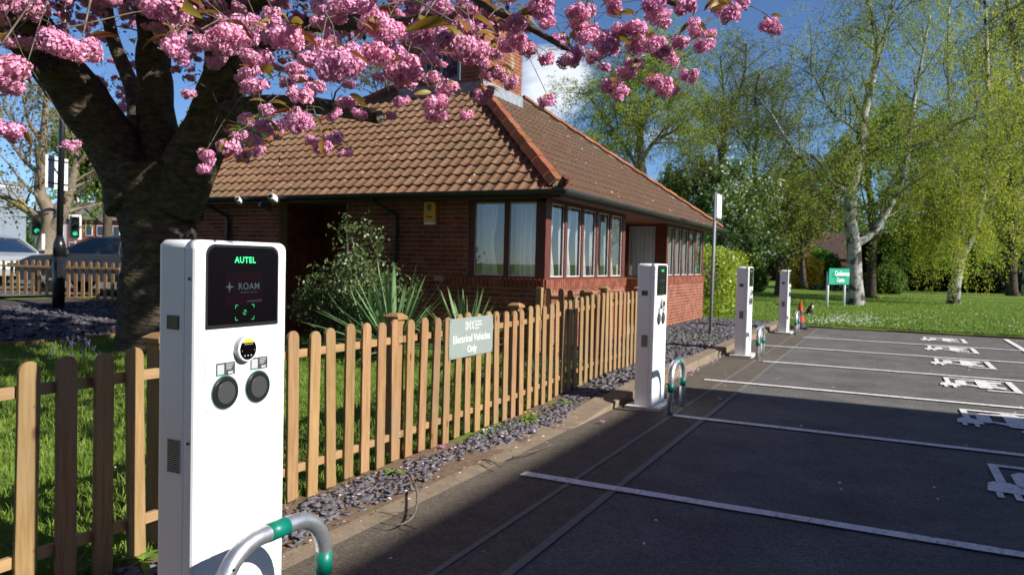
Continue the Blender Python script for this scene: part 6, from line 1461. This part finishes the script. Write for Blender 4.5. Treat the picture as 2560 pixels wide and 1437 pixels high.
# buildings beyond
def block(name, label, c, w_, dpt, hgt, yaw, wall, roofm, rh=0, wins=(), chim=False, z=.4, cat='building', extra=None):
    t = thing(name, (c[0], c[1], z), label, cat); Rm = Matrix.Rotation(yaw, 3, 'Z'); o = Vector((c[0], c[1], z))
    g = lambda x, y, zz: o + Rm @ Vector((x, y, zz))
    wl = MB(); vs = [g(x, y, zz) for x in (-w_ / 2, w_ / 2) for y in (-dpt / 2, dpt / 2) for zz in (0, hgt)]; wl.add(vs, [(0, 1, 3, 2), (4, 6, 7, 5), (0, 4, 5, 1), (2, 3, 7, 6), (0, 2, 6, 4), (1, 5, 7, 3)]); wo = wl.build('wall', wall, t)
    rf_ = MB()
    if rh:
        e = .3; rf_.add([g(-w_ / 2 - e, -dpt / 2 - e, hgt + .003), g(w_ / 2 + e, -dpt / 2 - e, hgt + .003), g(w_ / 2 + e, dpt / 2 + e, hgt + .003), g(-w_ / 2 - e, dpt / 2 + e, hgt + .003), g(-w_ / 2 - e, 0, hgt + rh), g(w_ / 2 + e, 0, hgt + rh)], [(0, 1, 5, 4), (2, 3, 4, 5), (0, 4, 3), (1, 2, 5), (0, 3, 2, 1)])
    else: rf_.add([g(x, y, zz) for x in (-w_ / 2 - .1, w_ / 2 + .1) for y in (-dpt / 2 - .1, dpt / 2 + .1) for zz in (hgt + .003, hgt + .3)], [(0, 1, 3, 2), (4, 6, 7, 5), (0, 4, 5, 1), (2, 3, 7, 6), (0, 2, 6, 4), (1, 5, 7, 3)])
    ro = rf_.build('roof', roofm, t)
    if chim:
        ch_ = MB(); ch_.add([g(x, y, zz) for x in (-.4, .4) for y in (-.3, .3) for zz in (hgt + rh * .5, hgt + rh + .9)], [(0, 1, 3, 2), (4, 6, 7, 5), (0, 4, 5, 1), (2, 3, 7, 6), (0, 2, 6, 4), (1, 5, 7, 3)]); ch_.build('chimney', wall, ro)
    for (x, zz, ww, hh) in wins:
        fr = MB(); fr.add([g(xx, yy, z2) for xx in (x - ww / 2, x + ww / 2) for yy in (-dpt / 2 - .06, -dpt / 2 - .003) for z2 in (zz, zz + hh)], [(0, 1, 3, 2), (4, 6, 7, 5), (0, 4, 5, 1), (2, 3, 7, 6), (0, 2, 6, 4), (1, 5, 7, 3)]); fo = fr.build('window', MAT['panelback'], t)
        pn = MB(); pn.add([g(xx, -dpt / 2 - .065, z2) for xx, z2 in ((x - ww * .42, zz + hh * .06), (x + ww * .42, zz + hh * .06), (x + ww * .42, zz + hh * .94), (x - ww * .42, zz + hh * .94))], [(0, 1, 2, 3)]); pn.build('pane', M('dark_pane', (.05, .07, .09), .1, .5), fo)
    return t, g
clad = M('pale_cladding', (.55, .58, .62), .5, .3, var=(.6, .63, .66), vs=.5); clad2 = M('grey_cladding', (.20, .24, .28), .5, .3)
slater = M('grey_slate_roof', (.12, .11, .105), .8, .2, var=(.17, .155, .145), vs=3)
hbrick = M('terrace_brick', (.25, .07, .045), .9, .1, var=(.33, .11, .07), vs=4)
cA = at(-135, 560, 56); fyaw = math.atan2(_r.y, _r.x)
tt_, g_ = block('warehouse', 'large pale grey clad commercial building at the far left', (cA.x, cA.y), 9.5, 5, 5.4, fyaw - .3, clad, clad2, z=.9)
m = MB(); m.add([g_(x, y, zz) for x in (-4.8, 4.8) for y in (-2.56, -2.503) for zz in (0, 2.4)], [(0, 1, 3, 2), (4, 6, 7, 5), (0, 4, 5, 1), (2, 3, 7, 6), (0, 2, 6, 4), (1, 5, 7, 3)]); m.build('lower_cladding', clad2, tt_)
m = MB(); m.add([g_(x, y, zz) for x in (4.753, 4.81) for y in (-2.5, 2.5) for zz in (0, 5.2)], [(0, 1, 3, 2), (4, 6, 7, 5), (0, 4, 5, 1), (2, 3, 7, 6), (0, 2, 6, 4), (1, 5, 7, 3)]); m.build('side_cladding', clad2, tt_)
for i, (px, d, lb) in enumerate(((255, 74, 'red brick terraced house with grey roof beside the cherry trunk'), (185, 74, 'pale rendered house with grey slate roof behind the traffic light'), (320, 74, 'red brick house hidden mostly behind the cherry trunk'))):
    c = at(px, 620, d); wl_ = hbrick if i != 1 else M('render_wall', (.5, .5, .5), .8, .2)
    block('terraced_house', lb, (c.x, c.y), 2.75 if i != 0 else 2.9, 7, 3.6, fyaw, wl_, slater, 1.9, [(-.8, .5, .7, 1.0), (.7, .5, .7, 1.0), (-.8, 2.1, .65, 1.0), (.7, 2.1, .65, 1.0)], chim=True, z=.9, cat='house')
c = at(2070, 640, 84); block('brick_house', 'dark red brick house glimpsed behind the garden shrubs', (c.x, c.y), 9, 8, 2.6, fyaw + .2, M('old_dark_brick', (.09, .028, .022), .9, .1), M('dark_roof', (.05, .028, .024), .8, .2), 3.0, [(-2.5, .8, 1.2, 1.2), (2, .8, 1.2, 1.2)], z=.1, cat='house')
# ------------------------------------------------------------------ the building to the right of the frame that throws the shade
zb = .637; xb = 8.6; hb = (xb - .1 + 2.27) * zb - .3
wn = [(x, zz, 1.5, 1.5) for x in np.arange(-14, 15, 4) for zz in (1.0, 4.2)]
block('conference_building', 'tall brick building outside the right edge shading the near parking bays', (xb + 6, 9.3 - 17), 34, 12, hb, -math.pi / 2, MAT['brickmany'], slater, 0, wn, z=0)
wg = [(x, zz, 1.5, 1.4) for x in np.arange(-9, 10, 3.6) for zz in (1.0, 4.0)]
tt_, g_ = block('sky_blocker_wing', 'added unseen brick wing behind the viewpoint, blocking sky light', (3.5, -15.0), 22, 14, 6.6, math.pi, MAT['brickmany'], slater, 0, wg, z=0)  # unseen wing added behind the camera to cut the sky fill
# ------------------------------------------------------------------ labels for the setting
for o in list(scene.objects):
    if o.parent is None and o.get('kind') in ('structure', 'stuff'):
        if 'label' not in o: o['label'] = {'ground': 'green grassy ground around the car park'}.get(o.name.split('.')[0], o.name.split('.')[0].replace('_', ' ') + ' of the car park and its surroundings')
        if 'category' not in o: o['category'] = o.name.split('.')[0].split('_')[-1]
